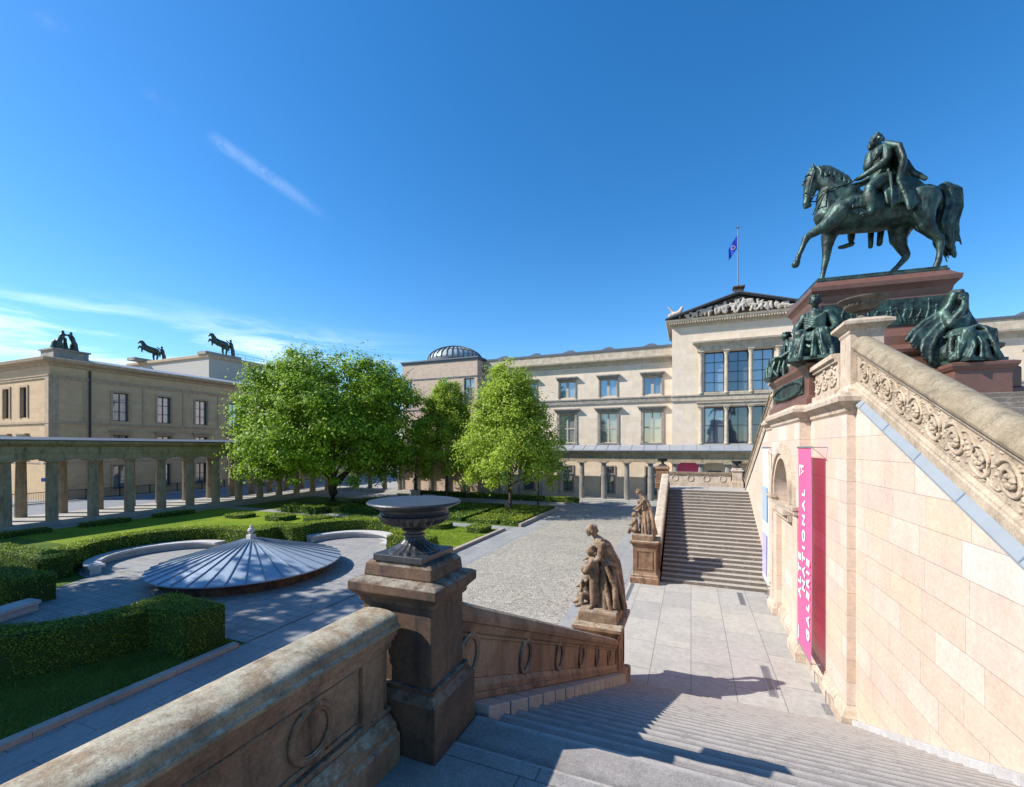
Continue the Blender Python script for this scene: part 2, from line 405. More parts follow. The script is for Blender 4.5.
class MB:
    def __init__(s):
        s.v = []; s.f = []

    def add(s, vs, fs):
        b = len(s.v)
        s.v.extend(tuple(map(float, p)) for p in vs)
        s.f.extend([tuple(b + i for i in f) for f in fs])

    def box(s, x0, x1, y0, y1, z0, z1):
        s.rloft([[(x0, y0, z0), (x1, y0, z0), (x1, y1, z0), (x0, y1, z0)], [(x0, y0, z1), (x1, y0, z1), (x1, y1, z1), (x0, y1, z1)]])
        return s

    def rloft(s, rings, cap=True, closed=True):
        n = len(rings[0]); vs = [p for r in rings for p in r]; fs = []
        for k in range(len(rings) - 1):
            for i in range(n if closed else n - 1):
                j = (i + 1) % n
                fs.append((k * n + i, k * n + j, (k + 1) * n + j, (k + 1) * n + i))
        if cap:
            fs.append(tuple(reversed(range(n)))); fs.append(tuple((len(rings) - 1) * n + i for i in range(n)))
        s.add(vs, fs); return s

    def stack(s, cx, cy, rings):
        s.rloft([[(cx - a, cy - b, z), (cx + a, cy - b, z), (cx + a, cy + b, z), (cx - a, cy + b, z)] for a, b, z in rings]); return s

    def around(s, x0, x1, y0, y1, prof):
        """moulding loft round a rectangle: prof = [(outset, z)]"""
        s.rloft([[(x0 - o, y0 - o, z), (x1 + o, y0 - o, z), (x1 + o, y1 + o, z), (x0 - o, y1 + o, z)] for o, z in prof]); return s

    def prism(s, poly, z0, z1):
        s.rloft([[(x, y, z0) for x, y in poly], [(x, y, z1) for x, y in poly]]); return s

    def lathe(s, c, prof, n=24, flute=0., nf=0, scale=(1, 1)):
        rings = []
        for r, z in prof:
            ring = []
            for i in range(n):
                a = 2 * math.pi * i / n
                rr = r * (1 - (flute * (i % 2) if nf else 0))
                ring.append((c[0] + rr * math.cos(a) * scale[0], c[1] + rr * math.sin(a) * scale[1], c[2] + z))
            rings.append(ring)
        s.rloft(rings); return s

    def tube(s, pts, rad, n=8):
        pts = [Vector(p) for p in pts]
        if not hasattr(rad, '__len__'): rad = [rad] * len(pts)
        rings = []
        for i, p in enumerate(pts):
            d = (pts[min(i + 1, len(pts) - 1)] - pts[max(i - 1, 0)])
            d = d.normalized() if d.length > 1e-6 else Vector((0, 0, 1))
            a = d.cross(Vector((0, 0, 1)))
            if a.length < .05: a = d.cross(Vector((1, 0, 0)))
            a.normalize(); b = d.cross(a)
            rings.append([tuple(p + (a * math.cos(t) + b * math.sin(t)) * rad[i]) for t in [2 * math.pi * k / n for k in range(n)]])
        s.rloft(rings); return s

    def torus(s, c, u, v, R1, R2, r, n=28, k=8):
        """ring in the plane of u, v (Vectors); R1, R2 half-axes"""
        u = Vector(u); v = Vector(v); w = u.cross(v).normalized(); c = Vector(c)
        vs = []; fs = []
        for i in range(n):
            a = 2 * math.pi * i / n
            q = c + u * (R1 * math.cos(a)) + v * (R2 * math.sin(a))
            o = (u * math.cos(a) + v * math.sin(a)).normalized()
            for j in range(k):
                b = 2 * math.pi * j / k
                vs.append(tuple(q + o * (r * math.cos(b)) + w * (r * math.sin(b))))
        for i in range(n):
            for j in range(k):
                fs.append((i * k + j, ((i + 1) % n) * k + j, ((i + 1) % n) * k + (j + 1) % k, i * k + (j + 1) % k))
        s.add(vs, fs); return s

    def build(s, name, mat, parent=None, smooth=False, bevel=0., loc=None):
        off = Vector((0, 0, 0))
        if parent is not None: off = OFF[parent.name]
        elif loc is not None: off = Vector(loc)
        me = bpy.data.meshes.new(name)
        me.from_pydata([(a - off.x, b - off.y, c - off.z) for a, b, c in s.v], [], s.f)
        me.validate()
        bm = bmesh.new(); bm.from_mesh(me); bmesh.ops.recalc_face_normals(bm, faces=bm.faces); bm.to_mesh(me); bm.free()
        return link(name, me, mat, parent, smooth, bevel, loc)


def link(name, me, mat, parent=None, smooth=False, bevel=0., loc=None):
    me.materials.clear(); me.materials.append(mat)
    if smooth:
        me.polygons.foreach_set('use_smooth', [True] * len(me.polygons))
        if smooth == 'auto': me.set_sharp_from_angle(angle=R(34))
    o = bpy.data.objects.new(name, me); COL.objects.link(o)
    if parent is not None:
        o.parent = parent; OFF[o.name] = OFF[parent.name].copy()
    else:
        if loc is not None: o.location = loc
        OFF[o.name] = Vector(loc) if loc is not None else Vector((0, 0, 0))
    if bevel:
        b = o.modifiers.new('bevel', 'BEVEL'); b.width = bevel; b.segments = 2; b.limit_method = 'ANGLE'; b.angle_limit = R(40)
    return o


def tag(o, label=None, cat=None, group=None, kind=None):
    if label: o['label'] = label
    if cat: o['category'] = cat
    if group: o['group'] = group
    if kind: o['kind'] = kind
    return o


def thing(name, label, cat, loc, group=None):
    o = bpy.data.objects.new(name, None); COL.objects.link(o)
    o.location = loc; o.empty_display_size = .3
    OFF[o.name] = Vector(loc)
    return tag(o, label, cat, group)


def structure(mb, name, mat, **k):
    return tag(mb.build(name, mat, **k), kind='structure')


def copy_tree(o, parent=None):
    c = o.copy(); COL.objects.link(c)
    if parent is not None: c.parent = parent
    for ch in list(o.children): copy_tree(ch, c)
    return c


def dup(o, loc, label=None, rz=None, cat=None):
    c = copy_tree(o); c.location = loc
    if rz is not None: c.rotation_euler = (0, 0, rz)
    if label: c['label'] = label
    OFF[c.name] = Vector(loc)
    return c


def sheet(name, mat, x0, x1, y0, y1, z):
    mb = MB(); mb.add([(x0, y0, z), (x1, y0, z), (x1, y1, z), (x0, y1, z)], [(0, 1, 2, 3)])
    return structure(mb, name, mat)


def sheet_poly(name, mat, poly, z):
    mb = MB(); mb.add([(x, y, z) for x, y in poly], [tuple(range(len(poly)))])
    return structure(mb, name, mat)


# organic shapes: tapered limbs fused into one continuous surface
def _ico():
    bm = bmesh.new(); bmesh.ops.create_icosphere(bm, subdivisions=2, radius=1)
    v = np.array([tuple(q.co) for q in bm.verts]); f = [tuple(q.index for q in p.verts) for p in bm.faces]; bm.free()
    return v, f
ICO_V, ICO_F = _ico()


def organic(name, chains, mat, parent, voxel=.04, smooth=4, rough=0., rscale=4., xf=None):
    vs = []; fs = []; base = 0; NS_ = 14
    for ch in chains:
        pts = [Vector(p[:3]) for p in ch]; rad = [p[3] for p in ch]
        for p, r in zip(pts, rad):
            vs.append(ICO_V * r + np.array(p)); fs.extend([(a + base, b + base, c + base) for a, b, c in ICO_F]); base += len(ICO_V)
        for i in range(len(pts) - 1):
            d = pts[i + 1] - pts[i]
            if d.length < 1e-4: continue
            d.normalize(); a = d.orthogonal().normalized(); b = d.cross(a)
            t = np.arange(NS_) * 2 * np.pi / NS_
            cir = np.cos(t)[:, None] * np.array(a) + np.sin(t)[:, None] * np.array(b)
            vs.append(np.array(pts[i]) + cir * rad[i]); vs.append(np.array(pts[i + 1]) + cir * rad[i + 1])
            for k in range(NS_):
                k2 = (k + 1) % NS_; fs.append((base + k, base + k2, base + NS_ + k2, base + NS_ + k))
            fs.append(tuple(base + k for k in reversed(range(NS_)))); fs.append(tuple(base + NS_ + k for k in range(NS_)))
            base += 2 * NS_
    tmp = bpy.data.meshes.new('tmp'); tmp.from_pydata(np.concatenate(vs).tolist(), [], fs)
    o = bpy.data.objects.new('tmp', tmp); COL.objects.link(o)
    rm = o.modifiers.new('r', 'REMESH'); rm.mode = 'VOXEL'; rm.voxel_size = voxel
    if smooth:
        sm = o.modifiers.new('s', 'SMOOTH'); sm.iterations = smooth; sm.factor = .5
    dg = bpy.context.evaluated_depsgraph_get(); dg.update()
    me = bpy.data.meshes.new_from_object(o.evaluated_get(dg), depsgraph=dg)
    bpy.data.objects.remove(o); bpy.data.meshes.remove(tmp)
    me.name = name
    off = OFF[parent.name] if parent is not None else Vector((0, 0, 0))
    n = len(me.vertices)
    co = np.empty(n * 3, np.float32); me.vertices.foreach_get('co', co); co = co.reshape(-1, 3).astype(np.float64)
    if rough:
        nr = np.empty(n * 3, np.float32); me.vertex_normals.foreach_get('vector', nr); nr = nr.reshape(-1, 3)
        f = np.array([mnoise.noise((x * rscale, y * rscale, z * rscale * .5)) + .5 * mnoise.noise((x * rscale * 2.3, y * rscale * 2.3, z * rscale * 2.3)) for x, y, z in co.tolist()])
        co = co + nr * (f * rough)[:, None]
    if xf is not None:
        A = np.array(xf); co = co @ A[:3, :3].T + A[:3, 3]
    co = co - np.array(off)
    me.vertices.foreach_set('co', co.astype(np.float32).ravel()); me.update()
    return link(name, me, mat, parent, True)


def lerp(a, b, f): return a + (b - a) * f


# ================================================================== SETTING
sheet('ground', M['ground'], -700, 700, -300, 900, 0.0)
sheet('road', M['asphalt'], -74, -60.6, -60, 70, .006)
sheet('pavement', M['court'], -78.5, -74, -60, 62, .010)
sheet('cobbled_court', M['cobble'], -12.4, -4.9, -6, 50.5, .006)
sheet('stone_path', M['pathslab'], -14.5, -12.4, -12, 50.5, .006)
sheet('stone_path', M['pathslab'], -4.9, -3.0, -2, 50.5, .006)
sheet('cross_path', M['pathslab'], -52, 6, 50.5, 53.4, .006)
sheet('plaza', M['slab'], -3.0, 4.2, 11.5, 26, .012)
sheet('garden_path', M['pathslab'], -50, -14.6, 34.6, 36.2, .012)

CX, CY = -22.8, 17.3        # middle of the sunken garden court
lawn_edge = -14.8
sheet('lawn', M['grass'], -50.6, lawn_edge, 17.3, 34.6, .020)
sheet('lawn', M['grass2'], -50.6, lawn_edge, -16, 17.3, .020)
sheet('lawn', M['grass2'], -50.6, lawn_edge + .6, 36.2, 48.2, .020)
court = []
def arc(cx, cy, r, a0, a1, n=22):
    return [(cx + r * math.cos(R(lerp(a0, a1, i / n))), cy + r * math.sin(R(lerp(a0, a1, i / n)))) for i in range(n + 1)]
EXR = 3.95
EX = {'N': (-22.8, 24.3), 'W': (-30.2, 17.3), 'S': (-22.8, 10.2)}
court = [(lawn_edge, 11.0), (lawn_edge, 23.4)] + [(-18.85, 23.4)] + arc(*EX['N'], EXR, 0, 180) + [(-27.6, 21.6)] + arc(*EX['W'], EXR, 90, 270) + [(-29.0, 11.2)] + arc(*EX['S'], EXR, 180, 360) + [(-18.85, 11.0)]
sheet_poly('garden_court', M['court'], court, .026)
sheet('court_path', M['pathslab'], -34, lawn_edge, 15.4, 15.9, .031)
sheet('court_path', M['pathslab'], -20.2, -19.6, 6, 28, .031)

def kerb(x0, x1, y0, y1, h=.16):
    mb = MB(); mb.box(x0, x1, y0, y1, -.05, h); structure(mb, 'kerb', M['kerb'], bevel=.015)
kerb(-15.0, -14.7, -12, 10.7); kerb(-14.95, -14.65, 24.0, 34.5, .2); kerb(-14.15, -13.9, 36.3, 48.2, .3)
kerb(-31.6, -29.4, 11.05, 11.3, .14)
kerb(-50.9, -50.6, -16, 48, .1)
kerb(-30, -8.7, 53.4, 53.7, .14)


# ================================================================== BUILDINGS AND COLONNADES
def wall_open(mb, plane, pos, u0, u1, z0, z1, ops, depth, sgn):
    """wall skin at plane pos with real openings and reveals; sgn = outward direction along the plane's axis"""
    us = sorted({u0, u1, *[a for o in ops for a in o[:2]]}); zs = sorted({z0, z1, *[a for o in ops for a in o[2:4]]})
    P = (lambda u, q, z: (u, q, z)) if plane == 'Y' else (lambda u, q, z: (q, u, z))
    for i in range(len(us) - 1):
        for j in range(len(zs) - 1):
            um, zm = (us[i] + us[i + 1]) / 2, (zs[j] + zs[j + 1]) / 2
            if any(o[0] < um < o[1] and o[2] < zm < o[3] for o in ops): continue
            mb.add([P(us[i], pos, zs[j]), P(us[i + 1], pos, zs[j]), P(us[i + 1], pos, zs[j + 1]), P(us[i], pos, zs[j + 1])], [(0, 1, 2, 3)])
    b = pos - sgn * depth
    for a0, a1, c0, c1 in ops:
        for (p, q) in (((a0, c0), (a1, c0)), ((a1, c0), (a1, c1)), ((a1, c1), (a0, c1)), ((a0, c1), (a0, c0))):
            mb.add([P(p[0], pos, p[1]), P(q[0], pos, q[1]), P(q[0], b, q[1]), P(p[0], b, p[1])], [(0, 1, 2, 3)])
    return mb


def window(parent, plane, pos, sgn, o, nx, nz, fmat, depth=.3, mull=.10, hood=None, surround=0., tmat=None, sill=True, centre=0.):
    a0, a1, c0, c1 = o
    def bx(mb, u0, u1, q0, q1, z0, z1):
        q0, q1 = sorted((pos + sgn * q0, pos + sgn * q1))
        if plane == 'Y': mb.box(u0, u1, q0, q1, z0, z1)
        else: mb.box(q0, q1, u0, u1, z0, z1)
    f = MB(); w = .12
    bx(f, a0, a0 + w, -depth, -depth + .12, c0, c1); bx(f, a1 - w, a1, -depth, -depth + .12, c0, c1)
    bx(f, a0 + w, a1 - w, -depth, -depth + .12, c0, c0 + w); bx(f, a0 + w, a1 - w, -depth, -depth + .12, c1 - w, c1)
    for i in range(1, nx):
        u = lerp(a0, a1, i / nx); ww = centre if (centre and i == nx // 2) else mull
        bx(f, u - ww / 2, u + ww / 2, -depth - .01, -depth + .09, c0 + w, c1 - w)
    for j in range(1, nz):
        z = lerp(c0, c1, j / nz)
        bx(f, a0 + w, a1 - w, -depth - .012, -depth + .07, z - mull / 2, z + mull / 2)
    fo = f.build('window', fmat, parent)
    p = MB(); bx(p, a0 - .05, a1 + .05, -depth - .06, -depth - .02, c0 - .05, c1 + .05)
    p.build('pane', M['glass'], fo)
    if surround:
        s = MB(); e = surround
        bx(s, a0 - e, a0 - .003, .003, .12, c0, c1 + e); bx(s, a1 + .003, a1 + e, .003, .12, c0, c1 + e); bx(s, a0 - .003, a1 + .003, .003, .12, c1 + .003, c1 + e)
        s.build('surround', tmat, fo)
    if hood:
        h = MB(); e = surround + hood
        bx(h, a0 - e, a1 + e, .004, .5, c1 + surround + .25, c1 + surround + .42)
        bx(h, a0 - e + .12, a1 + e - .12, .004, .34, c1 + surround + .002, c1 + surround + .25)
        h.build('hood', tmat, fo)
    if sill:
        h = MB(); bx(h, a0 - surround - .1, a1 + surround + .1, .004, .22, c0 - .2, c0 - .003)
        h.build('sill', tmat or fmat, fo)
    return fo


# ---- the long pale museum opposite
FY = 61.5
nm = thing('museum_building', 'long pale stone museum with a pedimented middle and a glass dome at its left end', 'building', (5, FY, 0))
HR = 20.55
wing = MB()
wl_up = [(-2.44 - 6.05 * 0 - w - 5.85 * k - 1.15, -2.44 - w - 5.85 * k + 1.15, 14.15, 16.55) for k in range(5) for w in (2.35,)]
wl_mid = [(a + .0, b - .0, 7.7, 11.85) for a, b, _, _ in wl_up]
wl_low = [(a + .35, b - .35, .9, 4.4) for a, b, _, _ in wl_up]
ops = wl_up + wl_mid + wl_low
wall_open(wing, 'Y', FY, -29.6, -2.2, 0, HR - 2.2, ops, .45, -1)
opsR = [(2 * 5.35 - b, 2 * 5.35 - a, c, d) for a, b, c, d in ops]
wing.build('wing_wall', M['neues'], nm)
wing = MB(); wall_open(wing, 'Y', FY, 12.9, 39, 0, HR - 2.2, opsR, .45, -1); wing.build('wing_wall', M['neues'], nm)
for oo in ops + opsR:
    if oo[2] > 14: window(nm, 'Y', FY, -1, oo, 2, 1, M['frame'], .32, .34, .28, .16, M['greystone'], False)
    elif oo[2] > 7: window(nm, 'Y', FY, -1, oo, 2, 2, M['frame'], .34, .2, .4, .32, M['greystone'], True)
    else: window(nm, 'Y', FY, -1, oo, 2, 3, M['darkframe'], .34, .1, 0, .2, M['greystone'], True)
for x0, x1 in ((-29.65, -2.25), (12.95, 39)):
    b = MB()
    b.box(x0, x1, FY - .16, FY + .3, 13.15, 13.72)
    b.box(x0, x1, FY - .24, FY + .3, 13.72, 13.9)
    b.build('string_course', M['greystone'], nm)
    b = MB(); b.box(x0, x1, FY - .12, FY + .3, 6.9, 7.4); b.build('string_course', M['greystone'], nm)
for x0, x1 in ((-29.65, -2.25), (12.95, 39)):
    b = MB()
    b.rloft([[(x0, FY + .2, z), (x1, FY + .2, z), (x1, FY - o, z), (x0, FY - o, z)] for o, z in ((.03, 18.35), (.18, 18.5), (.2, 18.75), (.75, 18.95), (.8, 19.15), (.55, 19.22))])
    b.box(x0, x1, FY - .1, FY + .4, 19.22, 20.35)
    b.build('cornice', M['neues_trim'], nm)
    b = MB(); b.box(x0, x1, FY - .22, FY + .5, 20.35, 20.62); b.build('roof_edge', M['roof'], nm)
b = MB()
b.box(-28.3, -2.2, FY + .5, FY + 14, 19.9, 20.45); b.box(12.9, 39, FY + .5, FY + 14, 19.9, 20.45)
b.build('roof', M['roof'], nm)
for x in (-27.6, -22.2, -16.8, -11.1, -5.2, 17, 22.5, 28, 33.5):
    q = MB(); q.rloft([[(x - 1.25, FY + 2, 20.4), (x + 1.25, FY + 2, 20.4), (x + 1.25, FY + 5.4, 20.4), (x - 1.25, FY + 5.4, 20.4)], [(x - 1.25, FY + 2, 21.0), (x + 1.25, FY + 2, 21.0), (x + 1.25, FY + 5.4, 21.0), (x - 1.25, FY + 5.4, 21.0)], [(x - .3, FY + 3.4, 21.75), (x + .3, FY + 3.4, 21.75), (x + .3, FY + 4, 21.75), (x - .3, FY + 4, 21.75)]])
    q.build('roof_lantern', M['roof'], nm)
# middle pavilion
PY = 60.0; PC = 5.35; PX0, PX1 = -2.25, 12.95
pw = MB()
up = [(1.55, 3.85, 13.95, 18.95), (4.2, 6.5, 13.95, 18.95), (6.85, 9.15, 13.95, 18.95)]
lo = [(1.55, 3.85, 7.55, 12.1), (4.2, 6.5, 7.55, 12.1), (6.85, 9.15, 7.55, 12.1)]
dlow = [(a + .4, b - .4, .4, 4.2) for a, b, _, _ in lo]
wall_open(pw, 'Y', PY, PX0, PX1, 0, 22.3, up + lo + dlow, .8, -1)
wall_open(pw, 'X', PX0, PY, FY + 2, 0, 22.3, [], .1, -1); wall_open(pw, 'X', PX1, PY, FY + 2, 0, 22.3, [], .1, 1)
pw.build('pavilion_wall', M['neues'], nm)
for oo in up: window(nm, 'Y', PY, -1, oo, 2, 4, M['darkframe'], .6, .06, 0, 0, M['neues_trim'], True)
for oo in lo: window(nm, 'Y', PY, -1, oo, 2, 2, M['darkframe'], .6, .06, 0, 0, M['neues_trim'], True)
for oo in dlow: window(nm, 'Y', PY, -1, oo, 2, 2, M['darkframe'], .6, .08, 0, 0, M['neues_trim'], False)
b = MB(); b.box(PX0 - .1, PX1 + .1, PY - .18, PY + .2, 12.95, 13.55); b.box(PX0 - .12, PX1 + .12, PY - .3, PY + .2, 13.55, 13.72)
b.box(.75, 9.95, PY - .22, PY + .1, 12.25, 12.6); b.box(.6, 10.1, PY - .35, PY + .1, 12.6, 12.72)
b.build('string_course', M['neues_trim'], nm)
for z0, z1 in ((13.75, 19.05), (7.5, 12.2)):
    for x in (1.15, 4.02, 6.68, 9.55):
        q = MB(); H = z1 - z0
        q.lathe((x, PY - .12, z0), [(.30, 0), (.30, .12), (.25, .18), (.24, .3), (.2, H - .75), (.21, H - .7), (.22, H - .66), (.22, H - .55), (.34, H - .12)], 16)
        q.box(x - .36, x + .36, PY - .48, PY + .24, z1 - .12, z1)
        q.build('half_column', M['neues_trim'], nm, smooth=False)
b = MB()
b.around(.7, 10.0, PY - .3, PY + .2, [(0, 19.06), (.02, 19.5), (.1, 19.55), (.1, 19.75), (.5, 20.0), (.55, 20.2), (.3, 20.28)])
b.build('window_entablature', M['neues_trim'], nm)
b = MB()
b.rloft([[(PX0 - o, PY - o, z), (PX1 + o, PY - o, z), (PX1 + o, FY + 8, z), (PX0 - o, FY + 8, z)] for o, z in ((.03, 22.3), (.12, 22.45), (.14, 22.6), (.3, 22.65), (.7, 22.95), (.8, 23.2))])
for i in range(58):
    x = PX0 - .3 + i * (PX1 - PX0 + .6) / 57
    b.box(x - .07, x + .07, PY - .72, PY - .25, 22.64, 22.84)
b.build('eaves_cornice', M['neues_trim'], nm)
g0, g1, gh = PX0 - .8, PX1 + .8, 26.0
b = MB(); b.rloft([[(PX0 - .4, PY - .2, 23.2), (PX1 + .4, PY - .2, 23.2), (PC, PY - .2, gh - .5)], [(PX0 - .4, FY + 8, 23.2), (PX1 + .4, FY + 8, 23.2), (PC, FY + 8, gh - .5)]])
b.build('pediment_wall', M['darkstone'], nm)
b = MB()
for sx in (-1, 1):
    xe = PC + sx * (g1 - PC)
    for (o, t0, t1) in ((.85, .13, .25), (.6, .0, .13)):
        ring = lambda y: [(xe, y, 23.2 + t0), (PC, y, gh - .35 + t0), (PC, y, gh - .35 + t1), (xe, y, 23.2 + t1)]
        b.rloft([ring(PY - o), ring(FY + 8.2)])
b.build('raking_cornice', M['roof'], nm)
ch = []
for i in range(26):
    x = lerp(PX0 + 2.0, PX1 - 2.0, i / 25) + random.uniform(-.1, .1)
    hmax = (gh - 23.6) * (1 - abs(x - PC) / (g1 - PC)) * .9
    for k in range(3):
        zz = 23.3 + hmax * random.uniform(.1, .55)
        ch.append([(x + random.uniform(-.2, .2), PY - .3, zz, .15), (x + random.uniform(-.4, .4), PY - .42, zz + hmax * .3, .13), (x + random.uniform(-.5, .5), PY - .4, zz + hmax * .38, .09)])
organic('pediment_relief', ch, M['relief'], nm, .07, 1)
b = MB(); b.stack(PC, PY - .2, [(.5, .5, 25.9), (.5, .5, 26.3), (.65, .65, 26.35), (.65, .65, 26.5)]); b.build('ridge_block', M['darkstone'], nm)
for sx in (-1,):
    x = PC + sx * (g1 - PC - 1.2)
    organic('gable_griffin', [[(x - .6, PY - .2, 23.9, .3), (x + .5, PY - .2, 24.2, .3), (x + .8, PY - .2, 24.8, .18)], [(x - .2, PY - .2, 24.2, .15), (x - .8, PY - .2, 25.0, .1)], [(x - .5, PY - .2, 23.5, .12), (x - .5, PY - .2, 24, .14)], [(x + .5, PY - .2, 23.5, .12), (x + .5, PY - .2, 24, .14)]], M['neues_trim'], nm, .07, 2)
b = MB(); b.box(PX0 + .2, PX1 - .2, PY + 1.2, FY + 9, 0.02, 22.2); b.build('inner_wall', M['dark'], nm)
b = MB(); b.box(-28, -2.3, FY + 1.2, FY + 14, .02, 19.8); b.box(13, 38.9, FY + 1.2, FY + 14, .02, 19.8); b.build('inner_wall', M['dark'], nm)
# brick end block with the dome
BY = 59.2; BX0, BX1 = -43.2, -29.7
bw = MB(); bops = [(-42.6, -41.3, 13.3, 17.6), (-36.4, -34.9, 13.3, 17.6), (-32.0, -30.2, 13.3, 17.6), (-41.5, -39.5, 7.5, 11.5), (-37, -35, 7.5, 11.5), (-32, -30, 7.5, 11.5)]
wall_open(bw, 'Y', BY, BX0, BX1, 0, 20.3, bops, .5, -1)
wall_open(bw, 'X', BX1, BY, FY + .2, 0, 20.3, [], .3, 1); wall_open(bw, 'X', BX0, BY, FY + 20, 0, 20.3, [], .3, -1)
bw.build('brick_block', M['brick'], nm)
for oo in bops: window(nm, 'Y', BY, -1, oo, 2, 3, M['greystone'], .4, .08, 0, 0, M['greystone'], False)
b = MB(); b.around(BX0, BX1, BY, FY + 20, [(.002, 20.3), (.12, 20.35), (.12, 20.55), (.25, 20.6), (.25, 20.8)])
b.box(BX0 - .05, BX1 + .05, BY - .06, BY + .05, 17.75, 17.95); b.box(BX0 - .05, BX1 + .05, BY - .06, BY + .05, 12.9, 13.1)
b.build('parapet_coping', M['roof'], nm)
dc = (-37.4, BY + 7.0, 21.0)
b = MB(); b.lathe(dc, [(4.9, 0), (4.9, .7), (4.7, .8)], 48); b.build('dome_drum', M['roof'], nm)
prof = [(4.65 * math.cos(R(a)) , .75 + 2.4 * math.sin(R(a))) for a in range(0, 70, 6)]
b = MB(); b.lathe(dc, prof, 48); dm = b.build('dome', M['domeglass'], nm, smooth=True)
b = MB()
for k in range(32):
    a = 2 * math.pi * k / 32
    b.tube([(dc[0] + (r + .04) * math.cos(a), dc[1] + (r + .04) * math.sin(a), dc[2] + z + .03) for r, z in prof], .10, 5)
for q in (6,):
    b.torus((dc[0], dc[1], dc[2] + prof[q][1] + .02), (1, 0, 0), (0, 1, 0), prof[q][0] + .03, prof[q][0] + .03, .05, 48, 5)
b.lathe((dc[0], dc[1], dc[2] + prof[-1][1] - .05), [(2.0, 0), (2.0, .18), (1.6, .3), (.3, .36)], 32)
b.build('dome_ribs', M['darkframe'], dm)

fp = thing('flagpole', 'thin flagpole with a drooping blue flag on the museum gable', 'flagpole', (PC, PY + .6, 26.3))
b = MB(); b.tube([(PC, PY + .6, 25.6), (PC, PY + .6, 34.0)], [.09, .05], 8); b.lathe((PC, PY + .6, 34), [(.05, 0), (.2, .1), (.05, .25)], 10); b.build('pole', M['polegrey'], fp)
vs = []; fs = []; nu, nv = 10, 8
for i in range(nu + 1):
    for j in range(nv + 1):
        u = i / nu; v = j / nv
        vs.append((PC - .08 - u * .95, PY + .6 + .14 * math.sin(u * 9 + v * 2) * u, 33.2 - 1.6 * v - u * 1.5 + .1 * math.sin(v * 7) * u))
for i in range(nu):
    for j in range(nv):
        a = i * (nv + 1) + j; fs.append((a, a + nv + 1, a + nv + 2, a + 1))
b = MB(); b.add(vs, fs); fl = b.build('flag', M['blueflag'], fp, smooth=True)
b = MB()
for k in range(8):
    a = 2 * math.pi * k / 8; u = .5; cx, cz = PC - .56 + .22 * math.cos(a), 31.65 + .22 * math.sin(a)
    b.box(cx - .04, cx + .04, PY + .40, PY + .41, cz - .04, cz + .04)
b.build('stars', M['yellow'], fl)

# ---- colonnades: one along the museum front, one along the street
def column_mesh(h, r, flutes=20, n=40):
    b = MB()
    b.lathe((0, 0, 0), [(r, 0), (r * .985, h * .3), (r * .93, h * .6), (r * .84, h - .30)], n, .10, flutes)
    b.lathe((0, 0, 0), [(r * .86, h - .30), (r * .90, h - .29), (r * .90, h - .25), (r * .86, h - .24), (r * .94, h - .24), (r * 1.30, h - .17), (r * 1.34, h - .14)], n)
    b.box(-r * 1.5, r * 1.5, -r * 1.5, r * 1.5, h - .14, h)
    return b
def colonnade_cols(parent, spots, h, r, mat):
    proto = None
    for x, y in spots:
        if proto is None:
            b = column_mesh(h, r); b.v = [(a + OFF[parent.name].x, c + OFF[parent.name].y, z + OFF[parent.name].z) for a, c, z in b.v]
            proto = b.build('column', mat, parent); o = proto
        else:
            o = proto.copy(); COL.objects.link(o); o.parent = parent
        o.location = Vector((x, y, 0)) - OFF[parent.name] + Vector((0, 0, .36))

SX0, SX1 = -54.0, -59.6
cs = thing('street_colonnade', 'long weathered stone colonnade with a double row of columns along the street on the left', 'colonnade', (SX0, 30, 0))
ysp = [18.38 + 2.985 * (k - 4) for k in range(17)]
colonnade_cols(cs, [(SX0, y) for y in ysp] + [(SX1, y) for y in ysp], 5.6, .43, M['colstone'])
b = MB(); b.box(SX1 - 1.1, SX0 + 1.1, 1, 60.2, -.05, .18); b.box(SX1 - .8, SX0 + .8, 1.2, 60, .18, .36); b.build('step', M['slab'], cs)
for x in (SX0, SX1):
    b = MB()
    b.rloft([[(x + d, y, z) for d, z in ((-.46, 5.963), (.46, 5.963), (.46, 6.5), (.55, 6.5), (.55, 6.56), (.5, 6.58), (.5, 7.1), (.62, 7.16), (.95, 7.4), (1.0, 7.62), (-.6, 7.62), (-.6, 6.5), (-.46, 6.5))] for y in (2.0, 57.2)])
    b.build('entablature', M['entab'], cs)
b = MB(); b.rloft([[(SX1 - .9, y, 7.63), (SX0 + 1.12, y, 7.63), (SX0 + 1.12, y, 7.74), ((SX0 + SX1) / 2, y, 8.05), (SX1 - .9, y, 7.74)] for y in (1.9, 57.3)])
b.build('roof', M['roof'], cs)

NCY = 58.0
cn = thing('museum_colonnade', 'low colonnade with slender grey columns and a metal roof along the museum front', 'colonnade', (-5, NCY, 0))
xs = [-51.6 + 2.93 * k for k in range(24)]
colonnade_cols(cn, [(x, NCY) for x in xs], 4.85, .36, M['greystone'])
b = MB(); b.box(-53, 17, NCY - 1.5, BY - .02, -.05, .16); b.box(-53, 17, NCY - 1.0, BY - .02, .16, .36); b.build('step', M['slab'], cn)
b = MB(); b.rloft([[(x, NCY + d, z) for d, z in ((-.42, 5.21), (.42, 5.21), (.42, 6.75), (-.5, 6.75), (-.9, 6.6), (-.86, 6.42), (-.5, 6.3), (-.4, 5.8), (-.46, 5.78), (-.46, 5.7), (-.42, 5.7))] for x in (-53, 17)])
b.build('entablature', M['entab'], cn)
b = MB(); b.rloft([[(x, y, z) for y, z in ((NCY - .98, 6.64), (NCY - .98, 6.76), (BY - .03, 7.42), (BY - .03, 6.76))] for x in (-53.2, 17.2)])
